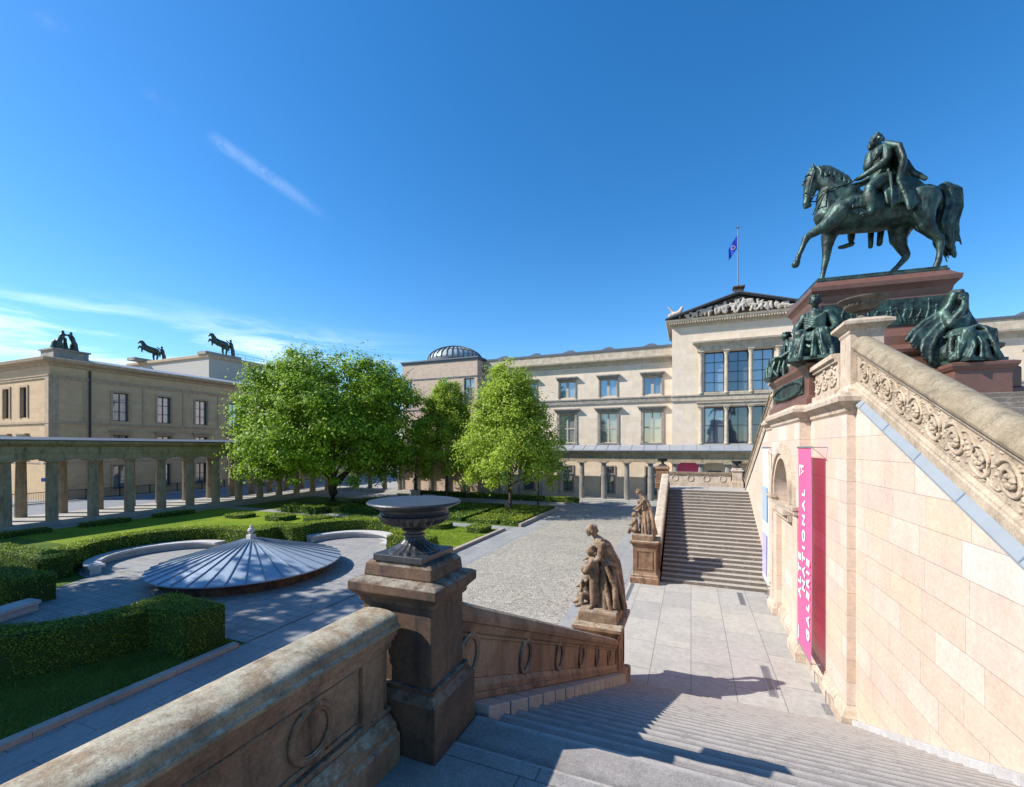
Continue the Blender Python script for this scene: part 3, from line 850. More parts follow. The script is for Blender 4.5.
for k in range(46):
    x = -53 + k * 1.53
    b.rloft([[(x - .03, y, z), (x + .03, y, z), (x + .03, y, z + .06), (x - .03, y, z + .06)] for y, z in ((NCY - .97, 6.75), (BY - .1, 7.40))])
b.build('roof', M['rooflight'], cn)

# ---- ochre museum across the street
AX = -79.0; AY = 31.0
am = thing('museum_building', 'large ochre stone museum with a flat roof across the street at the left edge', 'building', (AX, AY, 0))
aw = MB()
ay = [38.9 + 5.85 * k for k in range(9)]
aops = [(y - 1.0, y + 1.0, 11.0, 15.2) for y in ay] + [(y - 1.0, y + 1.0, 6.3, 8.9) for y in ay] + [(y - .95, y + .95, .9, 4.4) for y in ay]
wall_open(aw, 'X', AX, AY, 95, 0, 18.0, aops, .5, 1)
fops = [(AX - 6.6 - 4.9 * k - .9, AX - 6.6 - 4.9 * k + .9, 11.2, 15.4) for k in range(5)] + [(AX - 6.6 - 4.9 * k - .9, AX - 6.6 - 4.9 * k + .9, 5.6, 8.3) for k in range(5)]
wall_open(aw, 'Y', AY, AX - 30, AX, 0, 18.0, fops, .5, -1)
aw.build('wall', M['altes'], am)
for oo in aops:
    window(am, 'X', AX, 1, oo, 2, 3 if oo[3] > 9 else 2, M['darkframe'], .4, .09, .22 if 5 < oo[2] < 9 else 0, .26, M['altes_trim'], oo[2] < 9)
for oo in fops:
    window(am, 'Y', AY, -1, oo, 2, 3, M['darkframe'], .4, .09, .2 if oo[2] < 9 else 0, .3, M['altes_trim'], oo[2] < 9)
b = MB()
for o, z0, z1 in ((.16, 10.3, 10.6), (.07, 4.9, 5.1), (.14, 16.35, 16.65), (.22, 16.65, 16.8)):
    b.box(AX - .3, AX + o, AY - o, 95, z0, z1); b.box(AX - 30, AX - .3, AY - o, AY + .3, z0, z1)
for y in [AY + 3.6] + [a + 2.9 for a in ay]:
    b.box(AX + .003, AX + .07, y - .12, y + .12, 10.6, 16.35)
b.box(AX - .9, AX + .05, AY - .12, AY + .9, 0, 16.34)
b.build('wall_bands', M['altes_trim'], am)
b = MB(); b.tube([(AX + .16, AY + 4.2, 0), (AX + .16, AY + 4.2, 17.9)], .14, 8); b.build('downpipe', M['dark'], am)
b = MB()
b.rloft([[(AX - 30, AY - o, z), (AX + o, AY - o, z), (AX + o, 95, z), (AX - 30, 95, z)] for o, z in ((.02, 18.0), (.2, 18.1), (.25, 18.3), (.95, 18.6), (1.05, 18.95), (.9, 19.05))])
b.build('cornice', M['altes_trim'], am)
b = MB(); b.rloft([[(AX - 30, AY + .2, 19.05), (AX - .2, AY + .2, 19.05), (AX - .2, 95, 19.05), (AX - 30, 95, 19.05)], [(AX - 30, AY + 4, 20.1), (AX - 4, AY + 4, 20.1), (AX - 4, 95, 20.1), (AX - 30, 95, 20.1)]])
b.build('roof', M['rooflight'], am)
b = MB(); b.box(AX - 45, AX - 16.3, 62.6, 100, 19, 26.2)
b.build('attic_block', plain('pale_attic_render', (.37, .34, .29), .8), am)
b = MB(); b.around(AX - 45, AX - 16.3, 62.6, 100, [(.01, 26.2), (.35, 26.5), (.35, 27.0), (.1, 27.15)]); b.build('attic_cornice', M['altes_trim'], am)
b = MB()
for k in range(16):
    y = 67 + k * 2; b.tube([(AX - 16.4, y, 27.1), (AX - 16.4, y, 28.3)], .04, 5)
b.tube([(AX - 16.4, 67, 28.3), (AX - 16.4, 98, 28.3)], .05, 5); b.tube([(AX - 16.4, 67, 27.7), (AX - 16.4, 98, 27.7)], .04, 5)
b.build('roof_railing', M['steel'], am)
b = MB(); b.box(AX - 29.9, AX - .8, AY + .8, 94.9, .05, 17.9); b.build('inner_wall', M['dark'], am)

# roof sculptures on it
def horse_small(x, y, z, s, flip=1):
    f = lambda a, b_, c, r: (x + b_ * s, y + flip * a * s, z + c * s * 1.2, r * s * 1.45)
    return [[f(-.9, 0, 1.6, .42), f(.2, 0, 1.7, .42), f(.9, 0, 1.95, .36)], [f(.9, 0, 2.0, .32), f(1.35, 0, 2.7, .2), f(1.75, 0, 2.65, .14), f(1.95, 0, 2.4, .1)],
            [f(-.95, .2, 1.5, .26), f(-1.1, .2, .8, .13), f(-.95, .2, .1, .1)], [f(-.85, -.2, 1.5, .26), f(-.6, -.2, .8, .13), f(-.7, -.2, .1, .1)],
            [f(.9, .2, 1.7, .22), f(1.5, .2, 1.6, .11), f(1.5, .2, 1.1, .08)], [f(.9, -.2, 1.7, .22), f(1.7, -.2, 2.0, .11), f(1.9, -.2, 1.6, .08)],
            [f(-1.2, 0, 1.75, .13), f(-1.6, 0, 1.4, .15), f(-1.6, 0, .8, .07)]]
def man_small(x, y, z, s, dy=0):
    return [[(x, y, z, .14 * s), (x, y, z + .9 * s, .2 * s), (x, y + dy * .3, z + 1.5 * s, .24 * s), (x, y + dy * .35, z + 1.8 * s, .1 * s), (x, y + dy * .4, z + 2.0 * s, .14 * s)],
            [(x, y + dy * .3, z + 1.55 * s, .1 * s), (x, y + dy * .9, z + 1.7 * s, .08 * s), (x, y + dy * 1.4, z + 1.9 * s, .06 * s)], [(x, y + .25 * s, z, .12 * s), (x, y + .1 * s, z + .9 * s, .17 * s)]]
for (x, y, z, s, flip, lab) in ((AX - 17.8, 66.0, 27.2, 1.25, -1, 'dark rearing horse sculpture with its tamer on the right corner of the ochre museum attic'),
                                (AX - 39.5, 64.2, 27.2, 1.25, -1, 'smaller looking dark horse sculpture with tamer on the left end of the attic roof')):
    t_ = thing('roof_sculpture', lab, 'sculpture', (x, y, z))
    q = MB(); q.box(x - 1.4, x + 1.4, y - 4, y + 4, z - .15, z + .5); q.build('plinth', M['greystone'], t_)
    organic('bronze_horse', horse_small(x, y, z + .5, s, flip), M['bronze'], t_, .1, 2)
    organic('bronze_tamer', man_small(x + .2, y + 2.7, z + .5, s * 1.45, -1), M['bronze'], t_, .08, 2)
x, y, z = AX - 3.2, AY + 2.9, 19.2
t_ = thing('roof_sculpture', 'dark group of standing and seated figures on the near roof corner of the ochre museum', 'sculpture', (x, y, z))
q = MB(); q.box(x - 1.7, x + 1.7, y - 1.9, y + 1.9, z, z + 1.3); q.box(x - 1.9, x + 1.9, y - 2.1, y + 2.1, z + 1.3, z + 1.5); q.build('plinth', M['greystone'], t_)
organic('bronze_figures', man_small(x + .4, y - .8, z + 1.5, 1.35, 1) + man_small(x + .3, y + .9, z + 1.5, 1.35, -1) + [[(x, y - 1.1, z + 1.7, .5), (x, y - 1.0, z + 2.6, .4)], [(x, y + 1.0, z + 1.7, .55), (x, y + .9, z + 2.5, .4)], [(x, y, z + 1.7, .4), (x, y, z + 2.8, .22), (x, y, z + 3.3, .2)]], M['bronze'], t_, .09, 2)

# iron fence in front of it
fn = thing('iron_fence', 'low dark iron railing along the far side of the street', 'fence', (-75.6, 45, 0))
b = MB()
for k in range(31):
    y = 20 + k * 1.9; b.box(-75.65, -75.55, y - .05, y + .05, 0, 1.5)
b.build('post', M['dark'], fn)
b = MB()
b.box(-75.62, -75.58, 20, 77, 1.38, 1.46); b.box(-75.62, -75.58, 20, 77, .2, .27)
for k in range(380):
    y = 20.1 + k * .15; b.box(-75.612, -75.588, y - .012, y + .012, .27, 1.38)
b.build('bars', M['dark'], fn)
b = MB(); b.box(-75.9, -75.3, 20, 77, 0, .12); b.build('footing', M['slab'], fn)

sp = thing('street_sign', 'thin street post with a small blue sign seen between the left columns', 'sign', (-66, 25.6, 0))
b = MB(); b.tube([(-66, 25.6, 0), (-66, 25.6, 5.3)], .07, 8); b.build('pole', M['steel'], sp)
b = MB(); b.box(-65.95, -65.91, 25.2, 26.0, 3.3, 3.7); b.build('sign_plate', plain('blue_sign', (.05, .16, .5), .4), sp)
b = MB(); b.box(-66.3, -65.7, 25.3, 25.9, 5.2, 5.4); b.build('lamp_head', M['steel'], sp)

# pink poster under the museum colonnade
b = MB(); b.box(-1.9, .9, BY + .62, BY + .70, 3.9, 5.3)
tag(b.build('poster', M['pink'], loc=(-.5, BY + .66, 3.9)), 'pink poster hanging between columns beyond the far stairs', 'poster')


# ================================================================== GARDEN
def leaf_quads(P, Nrm, size, jitter=.9, aspect=.6):
    n = len(P)
    d = RNG.normal(size=(n, 3)); d /= np.linalg.norm(d, axis=1)[:, None]
    nn = Nrm + jitter * d; nn /= np.linalg.norm(nn, axis=1)[:, None]
    a = np.cross(nn, RNG.normal(size=(n, 3))); a /= np.linalg.norm(a, axis=1)[:, None] + 1e-9
    b_ = np.cross(nn, a)
    s = (size * RNG.uniform(.6, 1.25, n))[:, None]
    v = np.stack([P - a * s * .5, P + b_ * s * aspect * .5 - a * s * .05, P + a * s * .5, P - b_ * s * aspect * .5 - a * s * .05], 1)
    return v.reshape(-1, 3)


def leaf_object(name, verts, mat, parent):
    off = OFF[parent.name]; n = len(verts) // 4
    me = bpy.data.meshes.new(name)
    me.vertices.add(n * 4); me.loops.add(n * 4); me.polygons.add(n)
    me.vertices.foreach_set('co', (verts - np.array(off)).astype(np.float32).ravel())
    me.loops.foreach_set('vertex_index', np.arange(n * 4, dtype=np.int32))
    me.polygons.foreach_set('loop_start', np.arange(0, n * 4, 4, dtype=np.int32))
    me.update(calc_edges=True)
    return link(name, me, mat, parent)


def hedge_poly(name, label, poly, h, mat, dens, size, group=None, z0=.02, cat='hedge'):
    """clipped hedge over a footprint polygon: dark inside and leaves scattered over top and sides"""
    c = (sum(p[0] for p in poly) / len(poly), sum(p[1] for p in poly) / len(poly))
    t_ = thing(name, label, cat, (c[0], c[1], z0), group)
    ins = []
    for x, y in poly:
        dx, dy = x - c[0], y - c[1]
        ins.append((x, y))
    b = MB(); b.prism(ins, z0, z0 + h - .05); b.build('branches', M['hedge_core'], t_)
    pts = []; nrm = []
    A = 0
    for i in range(len(poly)):
        x0, y0 = poly[i]; x1, y1 = poly[(i + 1) % len(poly)]
        L = math.hypot(x1 - x0, y1 - y0); k = int(L * h * dens)
        if k == 0: continue
        u = RNG.random(k); v = RNG.random(k)
        q = np.stack([x0 + (x1 - x0) * u, y0 + (y1 - y0) * u, z0 + h * v], 1)
        nv = np.array([(y1 - y0) / L, -(x1 - x0) / L, .25]); A += x0 * y1 - x1 * y0
        pts.append(q); nrm.append(np.tile(nv, (k, 1)))
    if A < 0:
        nrm = [n_ * np.array([-1, -1, 1]) for n_ in nrm]
    xs_ = [p[0] for p in poly]; ys_ = [p[1] for p in poly]
    k = int((max(xs_) - min(xs_)) * (max(ys_) - min(ys_)) * dens * 1.25)
    q = np.stack([RNG.uniform(min(xs_), max(xs_), k), RNG.uniform(min(ys_), max(ys_), k)], 1)
    ins_ = np.zeros(k, bool); j = len(poly) - 1
    for i in range(len(poly)):
        xi, yi = poly[i]; xj, yj = poly[j]
        cnd = ((yi > q[:, 1]) != (yj > q[:, 1])) & (q[:, 0] < (xj - xi) * (q[:, 1] - yi) / ((yj - yi) or 1e-9) + xi)
        ins_ ^= cnd; j = i
    q = q[ins_]
    if len(q):
        pts.append(np.column_stack([q, np.full(len(q), z0 + h)])); nrm.append(np.tile(np.array([0, 0, 1.]), (len(q), 1)))
    P = np.concatenate(pts); Nn = np.concatenate(nrm)
    wob = np.array([mnoise.noise(Vector((p[0] * 1.1, p[1] * 1.1, p[2] * 1.4))) for p in P])
    P = P + Nn * (RNG.normal(0, .024, len(P)) + .075 * wob + .01 + (RNG.random(len(P)) < .05) * RNG.uniform(.02, .11, len(P)))[:, None]
    leaf_object('leaves', leaf_quads(P, Nn, size * RNG.uniform(.6, 1.3, len(P)), .9), mat, t_)
    return t_


def ringseg(c, r0, r1, a0, a1, n=16):
    return arc(c[0], c[1], r1, a0, a1, n) + arc(c[0], c[1], r0, a1, a0, n)

def grass_patch(x0, x1, y0, y1, n, h, skip):
    P = np.column_stack([RNG.uniform(x0, x1, n), RNG.uniform(y0, y1, n), np.zeros(n)])
    P = P[[not skip(x, y) for x, y in P[:, :2]]]; n = len(P)
    clump = np.array([.5 + mnoise.noise(Vector((x * 1.7, y * 1.7, 3.))) for x, y in P[:, :2]])
    P = P[clump > RNG.uniform(-.1, .55, n)]; n = len(P)
    a = RNG.uniform(0, 6.283, n); w = RNG.uniform(.008, .016, n)[:, None]; hh = (h * RNG.uniform(.5, 1.3, n))[:, None]
    side = np.column_stack([np.cos(a), np.sin(a), np.zeros(n)]); lean = np.column_stack([RNG.normal(0, .35, n), RNG.normal(0, .35, n), np.ones(n)])
    P[:, 2] = .018
    v = np.stack([P - side * w, P + side * w, P + lean * hh + side * w * .2, P + lean * hh - side * w * .2], 1).reshape(-1, 3)
    me = bpy.data.meshes.new('grass_blades'); m_ = len(v) // 4
    me.vertices.add(m_ * 4); me.loops.add(m_ * 4); me.polygons.add(m_)
    me.vertices.foreach_set('co', v.astype(np.float32).ravel()); me.loops.foreach_set('vertex_index', np.arange(m_ * 4, dtype=np.int32))
    me.polygons.foreach_set('loop_start', np.arange(0, m_ * 4, 4, dtype=np.int32)); me.update(calc_edges=True)
    return tag(link('grass_blades', me, M['blades']), kind='stuff')
in_court = lambda x, y: (x + 22.8) ** 2 + (y - 10.2) ** 2 < 4.6 ** 2 or (x + 22.8) ** 2 + (y - 24.3) ** 2 < 5.2 ** 2 or (x > -22.8 and 10.9 < y < 23.6)
grass_patch(-21, -15.0, 3.5, 11, 30000, .06, in_court)
grass_patch(-24, -14.9, 24, 34.5, 22000, .06, in_court)
hr0, hr1 = 4.05, 5.25
HG = 'tall clipped hedges round the garden court'
hedge_poly('clipped_hedge', 'tall clipped dark hedge in the left foreground, bending round behind the near lawn strip', ringseg(EX['S'], hr0, hr1, 205, 352, 18), 1.3, M['hedge'], 620, .068, HG)
hedge_poly('clipped_hedge', 'block shaped end of the foreground hedge nearest the balustrade', [(-18.6, 9.45), (-15.5, 9.45), (-15.5, 10.75), (-18.6, 10.75)], 1.4, M['hedge'], 650, .068, HG)
hedge_poly('clipped_hedge', 'hedge block at the left edge beside the bench end', [(-33.0, 9.6), (-27.2, 9.6), (-27.2, 10.9), (-33.0, 10.9)], 1.2, M['hedge'], 240, .09, HG)
hedge_poly('clipped_hedge', 'hedge block at the left edge in front of the curved bench', [(-38.6, 11.9), (-31.2, 11.9), (-31.2, 13.2), (-38.6, 13.2)], 1.25, M['hedge'], 240, .09, HG)
hedge_poly('clipped_hedge', 'curved hedge behind the left curved bench', ringseg(EX['W'], hr0, hr1, 92, 242, 18), 1.25, M['hedgelit'], 240, .10, HG)
hedge_poly('clipped_hedge', 'hedge corner behind the dome between the two curved benches', [(-30.6, 21.3), (-28.0, 21.3), (-28.0, 23.4), (-26.6, 23.4), (-26.6, 25.0), (-29.6, 25.0), (-29.6, 22.6), (-30.6, 22.6)], 1.25, M['hedgelit'], 240, .10, HG)
hedge_poly('clipped_hedge', 'curved hedge behind the right curved bench', ringseg(EX['N'], hr0, hr1, 5, 172, 18), 1.25, M['hedgelit'], 240, .10, HG)
hedge_poly('clipped_hedge', 'bright lime hedge block partly hidden by the near urn', [(-18.7, 23.9), (-15.6, 23.9), (-15.6, 25.2), (-18.7, 25.2)], 1.15, M['limehedge'], 260, .09, HG)

LG = 'low clipped box beds on the lawns'
def low(label, x0, x1, y0, y1, h=.45, mat='limehedge', dens=110, size=.12):
    poly = [(x0, y0), (x1, y0), (x1, y1), (x0, y1)]
    if (x1 - x0) < 4 and (y1 - y0) < 4:
        cx, cy, a, c_ = (x0 + x1) / 2, (y0 + y1) / 2, (x1 - x0) / 2, (y1 - y0) / 2
        poly = []
        for k in range(20):
            t0 = 2 * math.pi * k / 20; f = (abs(math.cos(t0)) ** 4 + abs(math.sin(t0)) ** 4) ** -.25
            poly.append((cx + a * f * math.cos(t0), cy + c_ * f * math.sin(t0)))
    hedge_poly('low_hedge', label, poly, h, M[mat], dens, size, LG, cat='low hedge')
low('round clipped box on the lawn just right of the urn bowl', -17.4, -15.6, 32.2, 34.1)
low('low clipped box on the lawn right behind the urn bowl', -21.6, -19.4, 32.4, 34.3)
low('low clipped box farthest left of those in the open lawn', -43.5, -41.0, 29.8, 32.0, .35)
low('low clipped box second from left in the open lawn', -38.4, -35.9, 30.2, 32.4)
low('low clipped box third from left in the open lawn', -34.2, -31.9, 30.9, 33.0)
low('low clipped box in the lawn left of the urn bowl', -30.9, -28.4, 32.2, 34.2, .38)
low('loose leafy shrub row in front of the big tree trunk', -41.5, -36.5, 35.0, 36.6, .75, 'hedge', 90, .16)
low('dark low box strip at the foot of the columns, farthest left', -50.4, -49.2, 14.5, 19.5, .35, 'hedge')
low('dark low box strip at the foot of the columns, second from left', -50.4, -49.0, 21.5, 25.2, .35, 'hedge')
low('dark low box strip at the foot of the columns, third from left', -50.4, -49.0, 27.2, 31.0, .35, 'hedge')
low('yellow green flat clipped bed under the right tree', -19.5, -16.4, 36.6, 40.6, .36, 'limehedge', 90, .14)
low('olive green flat clipped bed at the corner by the paving', -16.0, -14.3, 36.6, 40.8, .42, 'limehedge', 90, .14)
low('dark flat clipped bed at the far corner by the paving', -19.4, -14.3, 41.3, 47.8, .42, 'hedge', 70, .15)
low('dark flat clipped bed between the two slim trees', -29.5, -20.2, 36.8, 41.4, .4, 'hedge', 55, .16)
low('dark flat clipped bed behind the urn bowl farther off', -30, -20.4, 42.2, 47.8, .4, 'hedge', 45, .17)
low('dark flat clipped bed below the big tree', -40.5, -31, 37.2, 41.0, .4, 'hedge', 50, .17)
low('dark flat clipped bed right beside the big tree trunk', -39, -31, 43.0, 47.8, .45, 'hedge', 45, .18)
low('low hedge along the museum front, left piece', -38, -29.5, 54.2, 55.2, .75, 'hedge', 60, .17)
low('low hedge along the museum front, second piece', -28.8, -22.8, 54.2, 55.2, .75, 'limehedge', 60, .17)
low('low hedge along the museum front, third piece', -22.4, -17.8, 54.2, 55.2, .75, 'limehedge', 60, .17)
low('low hedge along the museum front, right piece by the thin tree', -17.4, -13.2, 54.2, 55.2, .7, 'limehedge', 60, .17)


# curved stone benches
def bench(label, c, a0, a1):
    p = (c[0] + 3.5 * math.cos(R((a0 + a1) / 2)), c[1] + 3.5 * math.sin(R((a0 + a1) / 2)), .026)
    t_ = thing('stone_bench', label, 'bench', p, 'curved stone benches')
    b = MB(); b.prism(ringseg(c, 3.02, 3.80, a0, a1, 28), .34, .50); b.build('seat', M['bench'], t_, bevel=.02)
    b = MB(); b.prism(ringseg(c, 3.22, 3.72, a0, a1, 28), .02, .339); b.build('base', M['bench'], t_)
bench('curved pale stone bench left of the low dome roof', EX['W'], 92, 266)
bench('curved pale stone bench right of the low dome roof', EX['N'], 4, 176)
bench('curved stone bench at the left edge, only its end showing', EX['S'], 186, 354)

# low conical zinc roof in the garden court
cv = thing('garden_canopy', 'low round zinc roof with standing seams and a ball finial in the garden court', 'canopy', (CX, CY, 0))
NS = 36; ER = 4.65
b = MB(); b.lathe((CX, CY, .02), [(4.05, 0), (4.05, .5)], 36); b.build('base_wall', M['darkstone'], cv)
b = MB(); b.lathe((CX, CY, 0), [(4.1, .50), (ER, .60), (ER + .03, .63), (ER + .03, .68), (.25, 1.92), (.0, 1.94)], NS); rf = b.build('roof', M['zinc'], cv)
b = MB()
for k in range(NS):
    a = 2 * math.pi * k / NS
    ca, sa = math.cos(a), math.sin(a); px, py = -sa * .022, ca * .022
    r0, r1, z0, z1 = ER + .035, .3, .675, 1.915
    b.rloft([[(CX + r * ca - px, CY + r * sa - py, z), (CX + r * ca + px, CY + r * sa + py, z), (CX + r * ca + px, CY + r * sa + py, z + .055), (CX + r * ca - px, CY + r * sa - py, z + .055)] for r, z in ((r0, z0), (r1, z1))])
b.build('seams', M['zincseam'], rf)
b = MB(); b.box(CX - .17, CX + .17, CY - .17, CY + .17, 1.84, 2.16); b.lathe((CX, CY, 2.16), [(.12, 0), (.08, .05), (.14, .12), (.18, .23), (.14, .34), (.05, .40), (.08, .44), (.05, .50), (.02, .52)], 20); b.build('finial', M['bench'], cv)


# trees
def tree(label, x, y, H, crown_z0, Rx, n, leaf, mat, shape, trunk_r, seed, name='tree', group=None, limbs=9, cl_r=.9, zlow=0.):
    rr = np.random.default_rng(seed); rd = random.Random(seed)
    t_ = thing(name, label, 'tree', (x, y, 0), group)
    b = MB(); top = lerp(crown_z0, H, .75)
    tp = [(x, y, 0), (x + .05 * Rx * .2, y, crown_z0 * .6), (x + rd.uniform(-.2, .2), y + rd.uniform(-.2, .2), crown_z0), (x + rd.uniform(-.4, .4), y + rd.uniform(-.4, .4), top)]
    b.tube([(x, y, -.1)] + tp, [trunk_r * 1.5, trunk_r * 1.25, trunk_r, trunk_r * .85, trunk_r * .15], 10)
    for k in range(limbs):
        a = 2 * math.pi * (k + rd.random() * .6) / limbs; z0 = lerp(crown_z0 * .75, top, (k % 3) / 3 * .7 + rd.random() * .15)
        L = Rx * rd.uniform(.55, .85); up = rd.uniform(.35, .9) * L
        p = [(x, y, z0), (x + math.cos(a) * L * .4, y + math.sin(a) * L * .4, z0 + up * .5), (x + math.cos(a) * L, y + math.sin(a) * L, z0 + up)]
        b.tube(p, [trunk_r * .42, trunk_r * .26, trunk_r * .06], 6)
        for q in range(3):
            a2 = a + rd.uniform(-.9, .9); f = rd.uniform(.35, .8); s0 = Vector(p[1]).lerp(Vector(p[2]), f); l2 = L * .45
            b.tube([s0, s0 + Vector((math.cos(a2) * l2, math.sin(a2) * l2, l2 * rd.uniform(.2, .9)))], [trunk_r * .14, trunk_r * .03], 5)
    b.build('trunk', M['bark'], t_, smooth=True)
    # clumps of leaves through the crown's volume, thicker near its surface
    ncl = max(30, min(900, int(n / 95))); C = []
    while len(C) < ncl:
        d = rr.normal(size=3); d /= np.linalg.norm(d); f = rr.random() ** .30
        v = d[2]; zc = lerp(crown_z0 + zlow, H, .5 + .5 * v * f)
        prof = shape((zc - crown_z0 - zlow) / (H - crown_z0 - zlow))
        lump = 1 + .17 * mnoise.noise(Vector((d[0] * 2.2 + seed, d[1] * 2.2, d[2] * 2.2)))
        hd = math.hypot(d[0], d[1]) + 1e-6
        q = Rx * prof * f * lump
        C.append((x + d[0] / hd * q * rr.random() ** .22, y + d[1] / hd * q * rr.random() ** .22, zc + .3 * rr.normal()))
    C = np.array(C)
    idx = rr.integers(0, ncl, n); g = rr.normal(size=(n, 3)); g /= np.linalg.norm(g, axis=1)[:, None]
    rad = (cl_r * rr.uniform(.55, 1.3, ncl))[idx] * rr.random(n) ** .42
    rad = rad * np.where(rr.random(n) < .18, 1.9, 1.)
    P = C[idx] + g * rad[:, None] * np.array([1, 1, .72])
    cen = np.array([x, y, lerp(crown_z0, H, .45)])
    out = P - cen; out /= np.linalg.norm(out, axis=1)[:, None]
    leaf_object('crown', leaf_quads(P, g * .7 + out * .6 + np.array([-.15, -.1, .6]), leaf, .7, .7), mat, t_)
    return t_

dome_sh = lambda f: max(.05, math.sin(math.pi * min(1, max(0, f * .80 + .16)))) ** .5
cone_sh = lambda f: max(.05, (1 - f) ** .56 * min(1, .62 + f * 1.9))
tree('big broad chestnut with a round dark green crown in front of the street colonnade', -41.6, 42.6, 18.3, 2.2, 12.6, 125000, .33, M['leafA'], dome_sh, .55, 3, 'chestnut_tree', limbs=14, cl_r=1.3, zlow=.6)
tree('slim pale green tree before the domed brick end of the museum', -30.9, 52.2, 15.9, 2.8, 7.4, 50000, .27, M['leafB'], cone_sh, .17, 5, 'slim_tree', cl_r=.8)
tree('pointed bright green tree in the middle, its trunk rising from the clipped beds', -18.4, 44.6, 16.2, 2.8, 7.6, 62000, .25, M['leafB'], cone_sh, .19, 9, 'slim_tree', limbs=12, cl_r=1.0)
tree('young thin tree with a pale trunk just right of the pointed one', -17.4, 51.3, 8.6, 4.2, 2.6, 3200, .3, M['leafC'], cone_sh, .10, 12, 'young_tree', cl_r=.6)
SG = 'tall garden trees beyond the left frame edge'
for k, (x, y, H, Rx) in enumerate(((-37.5, 1.2, 24.5, 7.0), (-36.5, -7.0, 25, 6.8), (-49, -2.0, 26, 7.0), (-29.5, -3.5, 19.5, 4.6))):
    tree('tall broad garden tree standing left of the view', x, y, H, 5.0, Rx, 12500, .55, M['leafA'], dome_sh, .35, 20 + k, 'garden_tree', SG, limbs=8, cl_r=1.2)

# small statue among the beds
x, y = -35.2, 51.2
st_ = thing('garden_statue', 'small dark bronze figure on a low pale plinth between the trees', 'statue', (x, y, 0))
b = MB(); b.stack(x, y, [(.6, .6, 0), (.6, .6, .25), (.45, .45, .3), (.45, .45, 1.0), (.55, .55, 1.05), (.55, .55, 1.2)]); b.build('plinth', M['bench'], st_)
organic('figure', [[(x - .12, y, 1.22, .1), (x - .1, y, 2.0, .13), (x, y, 2.3, .17), (x, y, 2.75, .2), (x, y, 3.0, .09), (x, y, 3.18, .13)], [(x + .14, y, 1.22, .1), (x + .1, y, 2.0, .13), (x, y, 2.3, .16)], [(x - .2, y, 2.8, .08), (x - .42, y, 2.45, .07), (x - .3, y - .2, 2.2, .06)], [(x + .2, y, 2.8, .08), (x + .4, y, 3.05, .07), (x + .5, y, 3.4, .05)]], M['bronze'], st_, .05, 2)
for k, (x, y) in enumerate(((-37.6, 51.6), (-33.4, 51.8))):
    b = MB(); b.box(x - .9, x + .9, y - .3, y + .3, .42, .58); b.box(x - .75, x - .45, y - .22, y + .22, 0, .419); b.box(x + .45, x + .75, y - .22, y + .22, 0, .419)
    tag(b.build('stone_block_bench', M['bench'], loc=(x, y, 0), bevel=.02), ('straight pale stone bench left of the small garden statue', 'straight pale stone bench right of the small garden statue')[k], 'bench')


# ================================================================== GREAT STAIRS
def sloped(mb, prof, y0, z0, y1, z1):
    """profile [(x, dz)] carried along Y from (y0, z0) to (y1, z1)"""
    mb.rloft([[(x, y0, z0 + d) for x, d in prof], [(x, y1, z1 + d) for x, d in prof]]); return mb


def flight(name, label, x0, x1, ys, zs, n, riser, tread, sgn, mat, bottom=0.):
    """n steps; ys = front edge of the lowest step, sgn = direction in which it climbs"""
    t_ = thing(name, label, 'stairs', ((x0 + x1) / 2, ys, zs))
    proto = None
    for k in range(n):
        y, z = ys + sgn * tread * k, zs + riser * (k + 1)
        if proto is None:
            b = MB(); ya, yb = sorted((y - sgn * .018, y + sgn * (tread + .03)))
            b.box(x0, x1, ya, yb, z - riser * 1.6, z)
            proto = b.build('step', mat, t_, bevel=.012)
        else:
            o = proto.copy(); COL.objects.link(o); o.parent = t_; o.location = (0, sgn * tread * k, riser * k)
    b = MB(); m_ = .03
    ye, ze = ys + sgn * tread * n, zs + riser * n
    rg = lambda x: [(x, ys + sgn * (tread + m_), bottom), (x, ye, bottom), (x, ye, ze - riser - m_), (x, ys + sgn * (tread + m_), zs + .01)]
    b.rloft([rg(x0 + .02), rg(x1 - .02)]); b.build('stair_core', M['darkstone'], t_)
    return t_

NZ = 4.72; NY = 3.0; NR, NT_ = NZ / 28, .364
FZ = 4.0; FYs = 24.3; FYt = FYs + 25 * .4
NB = NY + 28 * NT_
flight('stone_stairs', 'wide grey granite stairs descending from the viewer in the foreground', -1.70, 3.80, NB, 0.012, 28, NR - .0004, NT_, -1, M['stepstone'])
flight('stone_stairs', 'far flight of worn stone stairs rising on the other side of the paved yard', -1.45, 3.63, FYs, 0.012, 25, FZ / 25 - .0005, .4, 1, M['farstep'])
flight('stone_stairs', 'upper flight of grey steps behind the scroll carved parapet', 4.42, 9.2, 4.1, NZ, 25, .1405, .376, 1, M['farstep'], bottom=NZ - .1)
ld = thing('stair_landing', 'granite landing at the top of the near stairs', 'landing', (0, 0, 0))
b = MB(); b.box(-2.3, 3.80, -6, NY - .002, 0, NZ); b.box(3.80, 9.5, -6, 4.05, 0, NZ - .002); b.build('landing_block', granite('landing_granite', (.265, .245, .225), .28, .8, 70, slab=(1.25, .95, .008), stain=.35), ld)
ld2 = thing('stair_landing', 'pale landing at the top of the far stairs', 'landing', (0, 36, 0))
b = MB(); b.box(-2.3, 9.2, FYt + .02, 38.2, 0, FZ); b.build('landing_block', M['slab'], ld2)
b = MB(); b.box(-2.32, -1.46, FYs + .8, FYt, 0, .01); 


